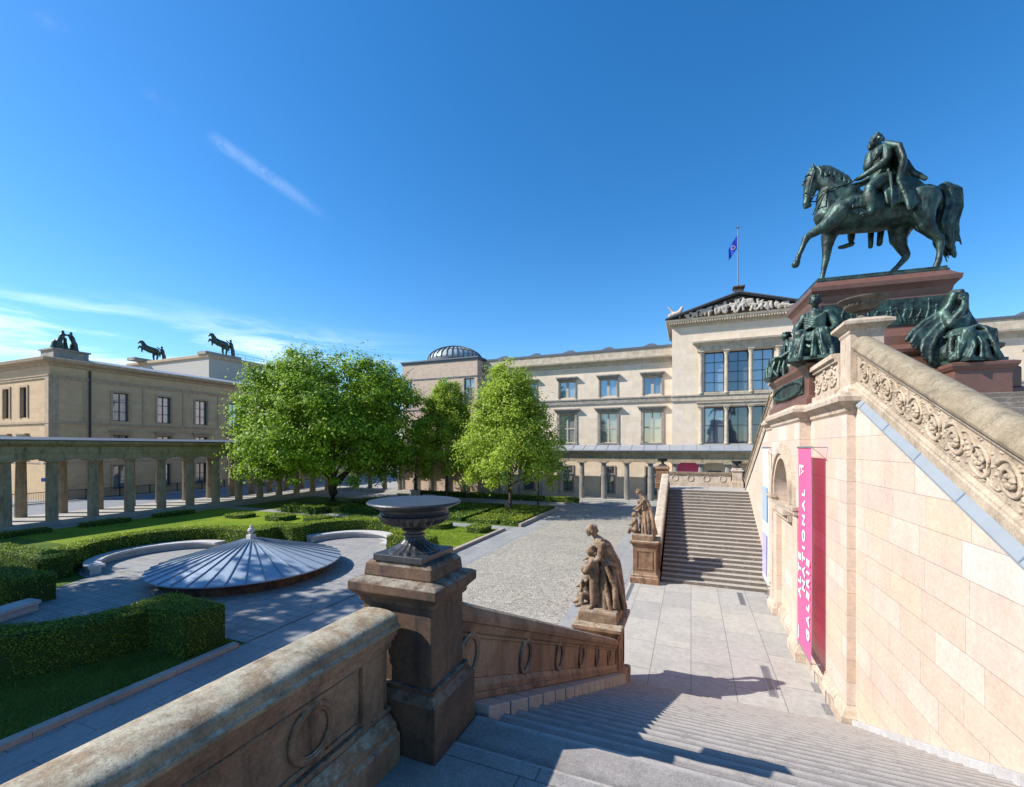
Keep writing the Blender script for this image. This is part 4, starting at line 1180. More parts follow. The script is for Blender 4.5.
def urn_parts(t_, c, s, mat):
    """broad shallow bowl on a fluted foot, plinth below; s = overall scale (1 = .78 m across)"""
    x, y, z = c
    b = MB(); b.stack(x, y, [(.235 * s, .235 * s, z), (.235 * s, .235 * s, z + .055 * s)]); b.build('plinth', mat, t_, bevel=.008 * s)
    b = MB(); b.lathe((x, y, z + .055 * s), [(.215 * s, 0), (.21 * s, .015 * s), (.165 * s, .03 * s), (.115 * s, .06 * s), (.085 * s, .09 * s), (.07 * s, .12 * s)], 40, .07, 20); b.build('foot', mat, t_, smooth=False)
    b = MB(); b.lathe((x, y, z + .175 * s), [(.07 * s, -.005 * s), (.085 * s, 0), (.085 * s, .015 * s), (.065 * s, .02 * s), (.065 * s, .035 * s), (.098 * s, .045 * s), (.105 * s, .055 * s), (.095 * s, .07 * s), (.07 * s, .075 * s)], 32); b.build('collar', mat, t_, smooth='auto')
    b = MB(); b.lathe((x, y, z + .245 * s), [(.08 * s, 0), (.17 * s, .015 * s), (.245 * s, .04 * s), (.285 * s, .08 * s), (.29 * s, .105 * s), (.275 * s, .115 * s)], 56, .07, 28); b.build('fluted_bowl', mat, t_, smooth=False)
    b = MB(); b.lathe((x, y, z + .358 * s), [(.27 * s, 0), (.283 * s, .006 * s), (.272 * s, .022 * s), (.285 * s, .045 * s), (.335 * s, .066 * s), (.375 * s, .082 * s), (.385 * s, .094 * s), (.375 * s, .105 * s), (.33 * s, .102 * s), (.20 * s, .094 * s), (.0, .092 * s)], 64)
    b.build('rim', mat, t_, smooth='auto')


def gate_pier(label, x0, x1, y0, y1, z0, z1, zb, mat):
    t_ = thing('stone_pier', label, 'pier', ((x0 + x1) / 2, (y0 + y1) / 2, z0))
    b = MB(); b.around(x0, x1, y0, y1, [(.0, zb), (.0, z1 - .13)]); b.build('shaft', mat, t_, bevel=.012)
    b = MB(); b.around(x0, x1, y0, y1, [(.075, z0), (.075, z0 + .40), (.05, z0 + .44), (.03, z0 + .47), (.04, z0 + .50), (.003, zb + .02)]); b.build('base_moulding', mat, t_, bevel=.01)
    b = MB(); b.around(x0, x1, y0, y1, [(.003, z1 - .21), (.025, z1 - .19), (.025, z1 - .16), (.07, z1 - .115), (.085, z1 - .10), (.085, z1 - .035), (.06, z1 - .02), (.0, z1)]); b.build('cap', mat, t_, bevel=.006)
    b = MB(); b.around(x0, x1, y0, y1, [(.0, z1 + .001), (-.01, z1 + .09), (-.035, z1 + .12)]); b.build('cap_block', mat, t_, bevel=.012)
    return t_

gate_pier('brown stone pier carrying the near urn at the top of the stairs', -2.40, -1.77, 2.78, 3.26, NZ, 6.00, 5.20, M['darkstone'])
t_ = thing('stone_urn', 'large dark fluted bowl urn on the near pier', 'urn', (-2.085, 3.02, 6.12)); urn_parts(t_, (-2.085, 3.02, 6.12), .98, M['urnmetal'])
gate_pier('stone pier with urn at the top left of the far stairs', -2.40, -1.55, FYt + .05, FYt + .85, FZ, 5.55, 4.6, M['brown'])
t_ = thing('stone_urn', 'small looking dark urn on the far left pier', 'urn', (-1.97, FYt + .45, 5.67)); urn_parts(t_, (-1.97, FYt + .45, 5.67), 1.25, M['urnmetal'])
gate_pier('stone pier with urn at the far right end of the far landing', 2.92, 3.58, 37.25, 37.95, FZ, 5.35, 4.5, M['trim'])
t_ = thing('stone_urn', 'dark urn on the far right pier beside the wall', 'urn', (3.25, 37.6, 5.47)); urn_parts(t_, (3.25, 37.6, 5.47), 1.2, M['urnmetal'])


def ring(mb, c, r, u=(0, 1, 0), v=(0, 0, 1), t=.028):
    mb.torus(c, u, v, r, r, t, 32, 8); mb.torus(c, u, v, r * .86, r * .86, t * .55, 32, 6)

# level balustrade in the left foreground
bl = thing('stone_balustrade', 'level brown stone balustrade with a lichen covered rounded coping in the left foreground', 'balustrade', (-2.15, 0, NZ))
b = MB(); XI, XO = -1.9800, -2.3750; xm = (XI + XO) / 2; hw = (XI - XO) / 2
cp = [(XI, 0), (XI + .005, .03), (XI - .02, .042)] + [(xm + (hw - .02) * math.copysign(abs(math.cos(R(a))) ** .75, math.cos(R(a))), .042 + .085 * math.sin(R(a)) ** .7) for a in range(10, 171, 10)] + [(XO + .02, .042), (XO - .005, .03), (XO, 0)]
sloped(b, cp, -3.5, 5.672, 2.695, 5.672); b.build('coping', M['coping'], bl, smooth='auto', bevel=.01)
b = MB(); b.box(-2.3550, -2.0050, -3.5, 2.69, 5.625, 5.671); b.box(-2.3450, -2.0300, -3.5, 2.69, 5.585, 5.624); b.box(-2.3350, -2.0600, -3.5, 2.69, 5.52, 5.584); b.box(-2.3150, -2.1000, -3.5, 2.69, 5.09, 5.519); b.box(-2.3350, -2.0650, -3.5, 2.69, 5.05, 5.089)
sloped(b, [(-1.9650, 0), (-1.9650, .20), (-1.9950, .225), (-1.9950, .26), (-2.0600, .329), (-2.3350, .329), (-2.3750, 0)], -3.5, NZ, 2.67, NZ)
for y in (-1.45, .45, 2.50):
    b.box(-2.0990, -2.0650, y - .11, y + .11, 5.0901, 5.519)
for (y0, y1) in ((-1.3, .30), (.60, 2.35)):
    b.box(-2.0990, -2.0800, y0, y1, 5.47, 5.50); b.box(-2.0990, -2.0800, y0, y1, 5.11, 5.14)
b.build('panel_wall', M['brown'], bl, bevel=.008)
for y in (1.98, 1.0, -.1, -1.0):
    b = MB(); ring(b, (-2.0900, y, 5.305), .155, t=.02); b.build('ring', M['brown'], bl, smooth=True)

# sloping balustrade down to the near statue
def stair_balustrade(label, xa, y0, z0, y1, z1, n_ring, mat, cop, groundz=0., rr=.165):
    """xa = inner face; coping top runs from (y0, z0) to (y1, z1)"""
    t_ = thing('stone_balustrade', label, 'balustrade', (xa - .2, (y0 + y1) / 2, groundz))
    b = MB(); sloped(b, [(xa + .08, -.17), (xa + .09, -.11), (xa + .05, -.03), (xa - .02, 0), (xa - .34, 0), (xa - .42, -.03), (xa - .46, -.11), (xa - .45, -.17)], y0, z0, y1, z1); b.build('coping', cop, t_, bevel=.008)
    b = MB()
    sloped(b, [(xa + .03, -.26), (xa + .055, -.171), (xa - .42, -.171), (xa - .40, -.26)], y0, z0, y1, z1)
    sloped(b, [(xa, -.68), (xa, -.261), (xa - .36, -.261), (xa - .36, -.68)], y0, z0, y1, z1)
    sloped(b, [(xa + .001, -.315), (xa + .02, -.305), (xa + .02, -.285), (xa + .001, -.275)], y0, z0, y1, z1)
    sloped(b, [(xa + .05, -.80), (xa + .05, -.74), (xa + .015, -.681), (xa - .38, -.681), (xa - .42, -.80)], y0, z0, y1, z1)
    sloped(b, [(xa + .075, -.86), (xa + .075, -.801), (xa - .42, -.801), (xa - .42, -.86)], y0, z0, y1, z1)
    b.build('panel_wall', mat, t_, bevel=.006)
    b = MB(); rg = lambda x: [(x, y0, groundz), (x, y1, groundz), (x, y1, z1 - .861), (x, y0, z0 - .861)]
    b.rloft([rg(xa - .42), rg(xa + .0)]); b.build('base_wall', mat, t_)
    for k in range(n_ring):
        f = (k + .18) / (n_ring - .1); y, z = lerp(y0, y1, f), lerp(z0, z1, f)
        b = MB(); ring(b, (xa + .012, y, z - .475), rr, t=.024); b.build('ring', mat, t_, smooth=True)
    return t_
sb = stair_balustrade('sloping reddish brown balustrade with rings beside the near stairs', -1.86, 3.262, 5.72, 11.86, 1.93, 6, M['brown'], M['brown'], rr=.185)
b = MB()
for k in range(17):
    y = 3.42 + k * .5; z = 5.72 - (y - 3.262) * .4429 - .865
    if y > 11.5: break
    b.rloft([[(x, yy, zz) for yy, zz in ((y, z - .55), (y + .47, z - .55 - .208), (y + .47, z - .208), (y, z))] for x in (-1.858, -1.60)])
b.build('skirting_blocks', M['skirt'], sb, bevel=.012)
stair_balustrade('far sloping balustrade along the left side of the far stairs', -1.55, 25.0, 2.0, FYt + .05, 5.1, 6, M['brown'], M['trim'])
eb = thing('stone_balustrade', 'short cross balustrade with rings closing the far landing', 'balustrade', (.9, 37.6, FZ))
b = MB(); b.box(-2.3, 2.83, 37.4, 37.85, 4.95, 5.1); b.build('coping', M['coping'], eb)
b = MB(); b.box(-2.2, 2.82, 37.5, 37.75, FZ + .3, 4.949); b.box(-2.25, 2.82, 37.44, 37.8, FZ, FZ + .299); b.build('panel_wall', M['trim'], eb)
for x in (-1.2, -.05, 1.1, 2.25):
    b = MB(); ring(b, (x, 37.49, 4.62), .22, (1, 0, 0), (0, 0, 1), .035); b.build('ring', M['trim'], eb, smooth=True)


# pedestals and statue groups at the foot of the stairs
def pedestal(label, x0, x1, y0, y1, z1, mat, volute):
    t_ = thing('stone_pedestal', label, 'pedestal', ((x0 + x1) / 2, (y0 + y1) / 2, 0))
    b = MB(); b.around(x0, x1, y0, y1, [(.0, .55), (.0, z1 - .3)]); b.build('shaft', mat, t_, bevel=.012)
    b = MB(); b.around(x0, x1, y0, y1, [(.14, .0), (.14, .3), (.10, .34), (.10, .42), (.05, .48), (.003, .58)]); b.build('base_moulding', mat, t_, bevel=.012)
    b = MB(); b.around(x0, x1, y0, y1, [(.003, z1 - .32), (.04, z1 - .28), (.04, z1 - .22), (.12, z1 - .14), (.15, z1 - .11), (.15, z1 - .02), (.10, z1)]); b.build('cap', mat, t_, bevel=.01)
    b = MB()
    w = .16
    for (u0, u1, q, ax) in ((y0 + w, y1 - w, x1, 'X'), (x0 + w, x1 - w, y0, 'Y')):
        for (a0, a1, c0, c1) in ((u0, u1, .72, .78), (u0, u1, z1 - .55, z1 - .49), (u0, u0 + .06, .78, z1 - .55), (u1 - .06, u1, .78, z1 - .55)):
            if ax == 'X': b.box(q + .001, q + .03, a0, a1, c0, c1)
            else: b.box(a0, a1, q - .03, q - .001, c0, c1)
    b.build('panel_frame', mat, t_)
    if volute:
        b = MB(); b.lathe((0, 0, 0), [(.20, 0), (.22, .03), (.22, .15), (.20, .18)], 20)
        b.v = [(x1 + .145 + z, y1 + .24 + x, .24 + y) for x, y, z in b.v]; b.v = [(a - .19, c, d) for a, c, d in b.v]
        b.build('volute', mat, t_)
    return t_
pedestal('brown stone pedestal at the foot of the near stairs under the statue group', -2.88, -1.84, 11.92, 13.36, 2.2, M['brown'], True)
pedestal('stone pedestal at the foot of the far stairs', -2.80, -1.66, 23.62, 25.0, 2.2, M['brown'], False)


def robe_folds(base, top, r0, r1, n, t, a0=0, a1=360, seed=1):
    rd = random.Random(seed); out = []
    for k in range(n):
        a = R(lerp(a0, a1, k / n) + rd.uniform(-6, 6)); b_ = a + rd.uniform(-.5, .5)
        m_ = Vector(base).lerp(Vector(top), .5)
        rm = lerp(r0, r1, .5) * rd.uniform(.95, 1.12)
        out.append([(top[0] + r1 * math.cos(b_), top[1] + r1 * math.sin(b_), top[2], t * .7), (m_.x + rm * math.cos((a + b_) / 2), m_.y + rm * math.sin((a + b_) / 2), m_.z, t), (base[0] + r0 * math.cos(a), base[1] + r0 * math.sin(a), base[2], t * 1.15)])
    return out


def head_chain(x, y, z, r, fx, fy, hair=1.0):
    """head with face: skull, jaw, nose, brow, eye sockets' cheeks, ears, hair bun; looks along (fx, fy)"""
    l = math.hypot(fx, fy); fx, fy = fx / l, fy / l; sx, sy = -fy, fx
    P = lambda f, s, u, q: (x + r * (fx * f + sx * s), y + r * (fy * f + sy * s), z + r * u, r * q)
    return [[P(0, 0, .15, .92), P(.25, 0, -.15, .72), P(.42, 0, -.72, .36)], [P(.75, 0, .25, .12), P(1.02, 0, -.12, .15), P(.86, 0, -.22, .12)],
            [P(.70, .42, .30, .16), P(.78, 0, .34, .14), P(.70, -.42, .30, .16)], [P(.62, .38, -.18, .22)], [P(.62, -.38, -.18, .22)],
            [P(.80, .16, -.50, .10), P(.80, -.16, -.50, .10)], [P(0, .92, -.05, .15), P(.05, .92, -.3, .1)], [P(0, -.92, -.05, .15), P(.05, -.92, -.3, .1)],
            [P(-.35, 0, .35, .8 * hair), P(.1, .45, .75, .42 * hair), P(.1, -.45, .75, .42 * hair)], [P(-.9, 0, .1, .42 * hair), P(-1.1, 0, -.1, .3 * hair)]]


def hand_chain(p, d, s, up=(0, 0, 1)):
    """palm, four curled fingers, thumb at p pointing along d"""
    d = Vector(d).normalized(); w = d.cross(Vector(up)); w = w.normalized() if w.length > .1 else Vector((1, 0, 0)); n_ = w.cross(d)
    p = Vector(p); out = [[(*p, .05 * s), (*(p + d * .09 * s), .045 * s)]]
    for k, L in enumerate((.075, .095, .09, .07)):
        q = p + d * .10 * s + w * ((k - 1.5) * .026 * s); q1 = q + d * L * .6 * s; q2 = q1 + (d * .6 - n_ * .7) * L * .6 * s
        out.append([(*q, .015 * s), (*q1, .0135 * s), (*q2, .011 * s)])
    q = p + w * .05 * s + d * .02 * s; out.append([(*q, .018 * s), (*(q + (w + d) * .045 * s), .014 * s)])
    return out


def statue_group(label, x, y, z, sx, seed, mat):
    """robed woman bending over two children; sx mirrors it along X... y"""
    t_ = thing('statue_group', label, 'statue', (x, y, z))
    X = lambda a: x + a
    Y = lambda b_: y + b_ * sx
    b = MB(); b.rloft([[(x + a * f, y + c * f, z + q) for a, c in ((-.60, -.62), (.48, -.62), (.52, .55), (-.60, .55))] for f, q in ((1, 0), (1, .24), (.94, .30))]); b.build('base_block', mat, t_, bevel=.02)
    zb = z + .28
    def C(*pts): return [(X(a), Y(b_), zb + c, r) for a, b_, c, r in pts]
    ch = [C((.22, .05, .06, .30), (.20, .05, .55, .27), (.16, .03, 1.05, .25), (.10, .0, 1.32, .21), (.0, -.02, 1.62, .23), (-.10, -.04, 1.82, .17), (-.2, -.06, 1.96, .085), (-.27, -.08, 2.06, .08)),
          C((.02, -.24, 1.78, .10), (-.06, -.36, 1.42, .085), (-.30, -.34, 1.24, .062)), C((.0, .2, 1.78, .10), (-.2, .32, 1.5, .08), (-.42, .18, 1.32, .06)),
          C((.10, -.1, .1, .16), (-.02, -.16, .7, .17), (.05, -.1, 1.1, .17)), C((-.02, -.2, .02, .07), (-.16, -.24, .02, .06))]
    ch += robe_folds((X(.22), Y(.05), zb + .02), (X(.10), Y(0), zb + 1.3), .38, .2, 13, .06, 0, 360, seed)
    ch += [C((.12, -.2, 1.7, .07), (.3, -.05, 1.3, .08), (.42, .1, .8, .09), (.45, .15, .2, .1)), C((.1, .18, 1.75, .07), (.36, .2, 1.25, .09), (.46, .25, .6, .1), (.48, .28, .1, .1)), C((-.1, -.2, 1.5, .05), (.15, -.3, 1.15, .06), (.35, -.28, .7, .07), (.4, -.3, .1, .08)),
           C((-.02, .02, 1.5, .06), (.2, -.24, 1.28, .055), (.38, -.15, 1.2, .06))]
    ch += head_chain(X(-.33), Y(-.12), zb + 2.15, .155, -.9, -.35 * sx, 1.08)
    ch += hand_chain((X(-.32), Y(-.34), zb + 1.22), (-1, .1, -.4), 1.1)
    ch += hand_chain((X(-.44), Y(.16), zb + 1.30), (-1, -.5 * sx, -.3), 1.1)
    organic('woman', ch, mat, t_, .018, 1, .02, 8)
    c1 = [C((-.34, -.30, .06, .06), (-.34, -.30, .40, .075), (-.32, -.28, .66, .10)), C((-.22, -.22, .06, .06), (-.24, -.24, .38, .075), (-.28, -.26, .66, .10)), C((-.38, -.42, .03, .05)),
          C((-.30, -.27, .66, .135), (-.32, -.27, .88, .13), (-.34, -.27, 1.06, .125), (-.36, -.27, 1.16, .06)), C((-.36, -.4, 1.06, .06), (-.48, -.46, .86, .052), (-.50, -.3, .92, .045)), C((-.33, -.14, 1.06, .06), (-.45, -.06, .9, .05), (-.5, -.16, 1.0, .042))]
    c1 += head_chain(X(-.38), Y(-.28), zb + 1.30, .115, -.9, -.5 * sx, .95) + hand_chain((X(-.5), Y(-.3), zb + .92), (-.4, .9 * sx, .1), .75)
    grow = lambda cc, k, dx: [[(X(-.33) + (px - X(-.33)) * k + dx, Y(-.2) + (py - Y(-.2)) * k, zb + (pz - zb) * k, pr * k) for px, py, pz, pr in q] for q in cc]
    c1 = grow(c1, 1.24, .10)
    organic('standing_child', c1, mat, t_, .024, 2, .006, 7)
    c2 = [C((-.50, .12, .12, .14), (-.52, .1, .34, .135), (-.54, .08, .54, .125), (-.55, .07, .64, .06)), C((-.50, .02, .14, .10), (-.64, -.14, .2, .075), (-.62, -.22, .02, .055), (-.72, -.28, .0, .045)), C((-.52, .2, .14, .10), (-.72, .16, .18, .075), (-.76, .06, .0, .055), (-.84, .0, -.02, .045)),
          C((-.54, -.06, .52, .06), (-.62, -.16, .4, .05), (-.6, -.2, .56, .042)), C((-.54, .2, .52, .06), (-.68, .22, .36, .05), (-.74, .1, .34, .042))]
    c2 += head_chain(X(-.58), Y(.05), zb + .77, .11, -.9, -.4 * sx, .95) + hand_chain((X(-.74), Y(.1), zb + .34), (-.7, -.6 * sx, 0), .7)
    c2 = grow(c2, 1.25, .10)
    organic('sitting_child', c2, mat, t_, .024, 2, .006, 7)
    return t_
statue_group('brown stone woman bending over two children on the near pedestal', -2.33, 12.7, 2.2, 1, 4, M['statuestone'])
statue_group('smaller looking carved stone figures on the far pedestal beside the far stairs', -2.28, 24.3, 2.2, -1, 8, M['statuestone'])


# ================================================================== RIGHT HAND WALL
WX, NXW = 3.62, 3.81           # middle section stands forward of the flank walls
MY0, MY1 = 13.4, 25.9; MC = 19.6
zf = lambda y: 8.09 + .427 * (y - 13.3)
rw = thing('retaining_wall', 'tall sunlit wall of pale pink sandstone blocks with an arched niche on the right', 'wall', (WX, MC, 0))
b = MB(); b.box(WX, WX + .5, MY0, 17.9, 0, 7.9); b.build('middle_wall', M['wall'], rw)
b = MB(); b.box(WX, WX + .5, 21.3, MY1, 0, 7.9); b.build('middle_wall', M['wall'], rw)
b = MB(); rg = lambda x: [(x, 4.0, 0), (x, MY0 + .3, 0), (x, MY0 + .3, zf(MY0 + .3)), (x, 4.0, zf(4.0))]
b.rloft([rg(NXW), rg(NXW + .5)]); b.build('flank_wall', M['wall'], rw)
yb = 2 * MC - 4.2; zff = lambda y: zf(2 * MC - y + .1)
b = MB(); rg = lambda x: [(x, MY1 - .3, 0), (x, 37.6, 0), (x, 37.6, zff(37.6)), (x, MY1 - .3, zff(MY1 - .3))]
b.rloft([rg(WX + .02), rg(WX + .6)]); b.build('flank_wall', M['wall'], rw)
b = MB(); b.box(WX + .5, 16, MY0 + .25, MY1 - .25, 0, 8.22); b.build('platform', M['slab'], rw)
# cornice of the middle section and of the niche bay
BX = 3.3; BY0, BY1 = 16.95, 22.25
cpr = [(.003, 7.86), (.05, 7.92), (.06, 8.0), (.14, 8.08), (.24, 8.16), (.25, 8.28), (.20, 8.31), (.16, 8.40)]
b = MB(); b.around(WX, WX + .55, MY0, MY1, cpr); b.build('cornice', M['trim'], rw, bevel=.008)
b = MB(); b.around(BX, WX + .3, BY0, BY1, [(o, z + .004) for o, z in cpr]); b.build('bay_cornice', M['trim'], rw, bevel=.008)
# niche bay with its arch
AC, AR, AZ = MC, 1.55, 5.05
b = MB(); N_ = 36
ys_ = [BY0] + [AC - AR * math.cos(math.pi * k / N_) for k in range(N_ + 1)] + [BY1]
for i in range(len(ys_) - 1):
    y0, y1 = ys_[i], ys_[i + 1]
    za = [AZ + math.sqrt(max(0, AR ** 2 - (y - AC) ** 2)) for y in (y0, y1)]
    if i in (0, len(ys_) - 2):
        b.add([(BX, y0, 0), (BX, y1, 0), (BX, y1, 7.86), (BX, y0, 7.86)], [(0, 1, 2, 3)])
    else:
        b.add([(BX, y0, za[0]), (BX, y1, za[1]), (BX, y1, 7.86), (BX, y0, 7.86)], [(0, 1, 2, 3)])
        b.add([(BX + .2, y0, 0), (BX + .2, y1, 0), (BX + .2, y1, 4.6), (BX + .2, y0, 4.6)], [(0, 1, 2, 3)])
        b.add([(BX, y0, za[0]), (BX, y1, za[1]), (4.16, y1, za[1]), (4.16, y0, za[0])], [(0, 1, 2, 3)])
for y in (AC - AR, AC + AR): b.add([(BX, y, 0), (BX, y, 4.6), (BX + .2, y, 4.6), (BX + .2, y, 0)], [(0, 1, 2, 3)])
for y in (AC - AR, AC + AR): b.add([(BX, y, 4.6), (BX, y, AZ), (4.16, y, AZ), (4.16, y, 4.6)], [(0, 1, 2, 3)])
for y in (BY0, BY1): b.add([(BX, y, 0), (WX + .1, y, 0), (WX + .1, y, 7.86), (BX, y, 7.86)], [(0, 1, 2, 3)])
b.add([(BX, AC - AR, 4.6), (BX, AC + AR, 4.6), (4.16, AC + AR, 4.6), (4.16, AC - AR, 4.6)], [(0, 1, 2, 3)])
b.build('niche_bay', M['wall'], rw)
b = MB(); b.box(4.15, 4.165, AC - AR - .05, AC + AR + .05, 4.6, AZ + AR); nb_ = b.build('niche_back', M['brown'], rw)
for q, (r0, r1, o) in enumerate(((AR + .002, AR + .2, .10), (AR + .2, AR + .36, .17), (AR + .36, AR + .60, .08))):
    b = MB(); rings = []
    for k in range(41):
        a = math.pi * k / 40; ca, sa = math.cos(a), math.sin(a)
        rings.append([(BX - o, AC + r0 * ca, AZ + r0 * sa), (BX - o, AC + r1 * ca, AZ + r1 * sa), (BX - .003, AC + r1 * ca, AZ + r1 * sa), (BX - .003, AC + r0 * ca, AZ + r0 * sa)])
    b.rloft(rings); b.build('archivolt', M['trim'], rw)
b = MB()
for y0, y1 in ((BY0 - .05, AC - AR + .02), (AC + AR - .02, BY1 + .05)):
    b.box(BX - .16, BX - .003, y0, y1, 4.78, 5.04); b.box(BX - .22, BX - .003, y0 - .03, y1, 4.94, 5.02)
b.build('impost', M['trim'], rw)
b = MB(); b.box(BX - .30, WX - .02, AC - AR + .03, AC + AR - .03, 4.61, 4.82); b.box(BX - .14, BX - .003, AC - AR + .03, AC + AR - .03, 4.38, 4.60); b.build('niche_sill', M['trim'], rw, bevel=.01)
b = MB()
for s_ in (-1, 1):
    b.box(BX - .06, BX - .003, AC + s_ * 2.62 - .02 - (.30 if s_ > 0 else 0), AC + s_ * 2.62 + .02 + (.30 if s_ < 0 else 0), .5, 4.775)
b.build('pilaster', M['wall'], rw)
ch = [[(BX + .14, AC, 4.84, .26), (BX + .14, AC, 5.1, .22), (BX + .12, AC, 5.4, .33), (BX + .1, AC, 5.62, .2), (BX + .08, AC, 5.8, .12)]] + head_chain(BX + .05, AC, 5.98, .2, -1, -.1) + [[(BX + .1, AC - .5, 5.3, .1), (BX + .1, AC - .32, 5.55, .13)], [(BX + .1, AC + .5, 5.3, .1), (BX + .1, AC + .32, 5.55, .13)]] + \
     [[(BX + .3, AC + 1.25 * math.cos(a), AZ + 1.25 * math.sin(a), .09)] for a in [R(12 * k) for k in range(1, 15)]]
organic('niche_bust', [[(x + .3, y, z, r * .85) for x, y, z, r in c_] for c_ in ch], M['statuestone'], nb_, .04, 1)
# plinth courses
b = MB()
pl = [(.16, 0.012), (.16, .30), (.12, .36), (.09, .44), (.003, .54)]
b.around(WX, WX + .3, MY0 - .001, MY1, pl); b.build('plinth', M['trim'], rw, bevel=.01)
for a0, a1 in ((BY0, AC - AR - .17), (AC + AR + .17, BY1)):
    b = MB(); b.around(BX, WX + .2, a0, a1, [(o, z + .003) for o, z in pl]); b.build('bay_plinth', M['trim'], rw, bevel=.01)
b = MB(); b.around(BX + .2, WX + .2, AC - AR + .2, AC + AR - .2, [(o, z + .003) for o, z in pl]); b.build('bay_plinth', M['trim'], rw, bevel=.01)
b = MB()
for k in range(14):
    y0 = 5.6 + k * .55; zl = lambda y: NZ - (y - NY) / NT_ * NR
    if y0 + .54 > MY0 - .02: break
    b.rloft([[(x, y0, zl(y0) - .3), (x, y0 + .54, zl(y0 + .54) - .3), (x, y0 + .54, zl(y0 + .54) + .30), (x, y0, zl(y0) + .30)] for x in (NXW - .12, NXW - .003)])
b.build('skirting_blocks', M['bench'], rw, bevel=.01)


def upper_parapet(label, zfun, y_top, y_bot, xw, scrolls):
    """sloping parapet over the flank wall: zinc flashing, carved frieze, coping"""
    t_ = thing('carved_parapet', label, 'parapet', (xw + .2, (y_top + y_bot) / 2, 5))
    S2 = lambda b_, prof: sloped(b_, prof, y_top, zfun(y_top), y_bot, zfun(y_bot))
    x = xw
    b = MB(); S2(b, [(x - .055, -.03), (x - .055, .012), (x + .08, .18), (x + .08, .15), (x - .02, .0)]); fl_ = b.build('flashing', M['flashing'], t_)
    b = MB()
    for k in range(7):
        y = lerp(y_top, y_bot, (k + .55) / 7); d = math.copysign(.02, y_bot - y_top)
        b.rloft([[(x - .058, yy, zfun(yy) + .012), (x - .05, yy, zfun(yy) + .035), (x + .078, yy, zfun(yy) + .20), (x + .078, yy, zfun(yy) + .18)] for yy in (y, y + d)])
    b.build('seam', M['zincseam'], fl_)
    b = MB(); S2(b, [(x + .05, .15), (x + .05, .30), (x + .07, .33), (x + .07, .37), (x + .11, .42), (x + .5, .42), (x + .5, -.1), (x + .10, -.1)]); S2(b, [(x + .13, .421), (x + .13, 1.12), (x + .5, 1.12), (x + .5, .421)])
    S2(b, [(x + .09, 1.13), (x + .07, 1.17), (x + .07, 1.21), (x + .04, 1.225), (x + .04, 1.27), (x + .52, 1.27), (x + .52, 1.121), (x + .11, 1.121)])
    b.build('frieze_wall', M['frieze'], t_, bevel=.008)
    b = MB(); S2(b, [(x - .01, 1.271), (x - .02, 1.33), (x + .01, 1.38), (x + .07, 1.47), (x + .14, 1.54), (x + .20, 1.57), (x + .32, 1.57), (x + .40, 1.54), (x + .47, 1.47), (x + .52, 1.38), (x + .53, 1.33), (x + .52, 1.271)]); b.build('coping', M['mossy'], t_, smooth='auto', bevel=.01)
    sg = 1 if y_bot > y_top else -1
    for k in range(scrolls):
        yc = y_top + sg * (.55 + k * .66); up = 1 if k % 2 else -1; tc = .77
        if abs(yc - y_bot) < .4: break
        rd = random.Random(k * 7 + 1); b = MB(); pts = []; rad = []
        for i in range(46):
            f = i / 45; a = R(200) + f * R(760); r = lerp(.29, .05, f ** .8)
            yy = yc + sg * r * math.cos(a); pts.append((x + .125 - .03 * f, yy, zfun(yc) + (yy - yc) * sg * -.427 * .9 + tc + up * r * math.sin(a))); rad.append(lerp(.032, .02, f) + .007 * math.sin(f * 55))
        b.tube(pts, rad, 7)
        ya, yb_ = yc - sg * .33, yc + sg * .33
        b.tube([(x + .125, lerp(ya, yb_, q / 8), zfun(lerp(ya, yb_, q / 8)) + tc + .27 * math.cos(math.pi * q / 8) * up) for q in range(9)], .022, 6)
        for q in range(26):
            a = rd.uniform(0, 6.28); r = rd.uniform(.27, .42); yy = yc + r * .85 * math.cos(a); tt = max(.46, min(1.09, tc + r * math.sin(a))); rr = rd.uniform(.016, .036)
            b.lathe((0, 0, 0), [(rr * .2, -rr), (rr * .8, -rr * .6), (rr, 0), (rr * .8, rr * .6), (rr * .2, rr)], 7)
            for w in range(35): 
                p = b.v[-35 + w]; b.v[-35 + w] = (x + .135 + p[0] * .9, yy + p[1] * 1.5, zfun(yy) + tt + p[2])
        for q in range(6):
            a = 2 * math.pi * q / 6; rr = .045
            b.lathe((0, 0, 0), [(rr * .2, -rr), (rr * .8, -rr * .6), (rr, 0), (rr * .8, rr * .6), (rr * .2, rr)], 7)
            for w in range(35):
                p = b.v[-35 + w]; b.v[-35 + w] = (x + .11 + p[0], yc + .07 * math.cos(a) + p[1], zfun(yc) + tc + .07 * math.sin(a) + p[2])
        b.build('scroll', M['frieze'], t_, smooth=True)
    return t_
upper_parapet('sloping parapet carved with scrolls under a mossy coping at the top right', zf, 13.74, 4.0, NXW, 14)
upper_parapet('far sloping parapet descending to the far landing', zff, 2 * MC - 13.74, 37.5, WX + .02, 4)


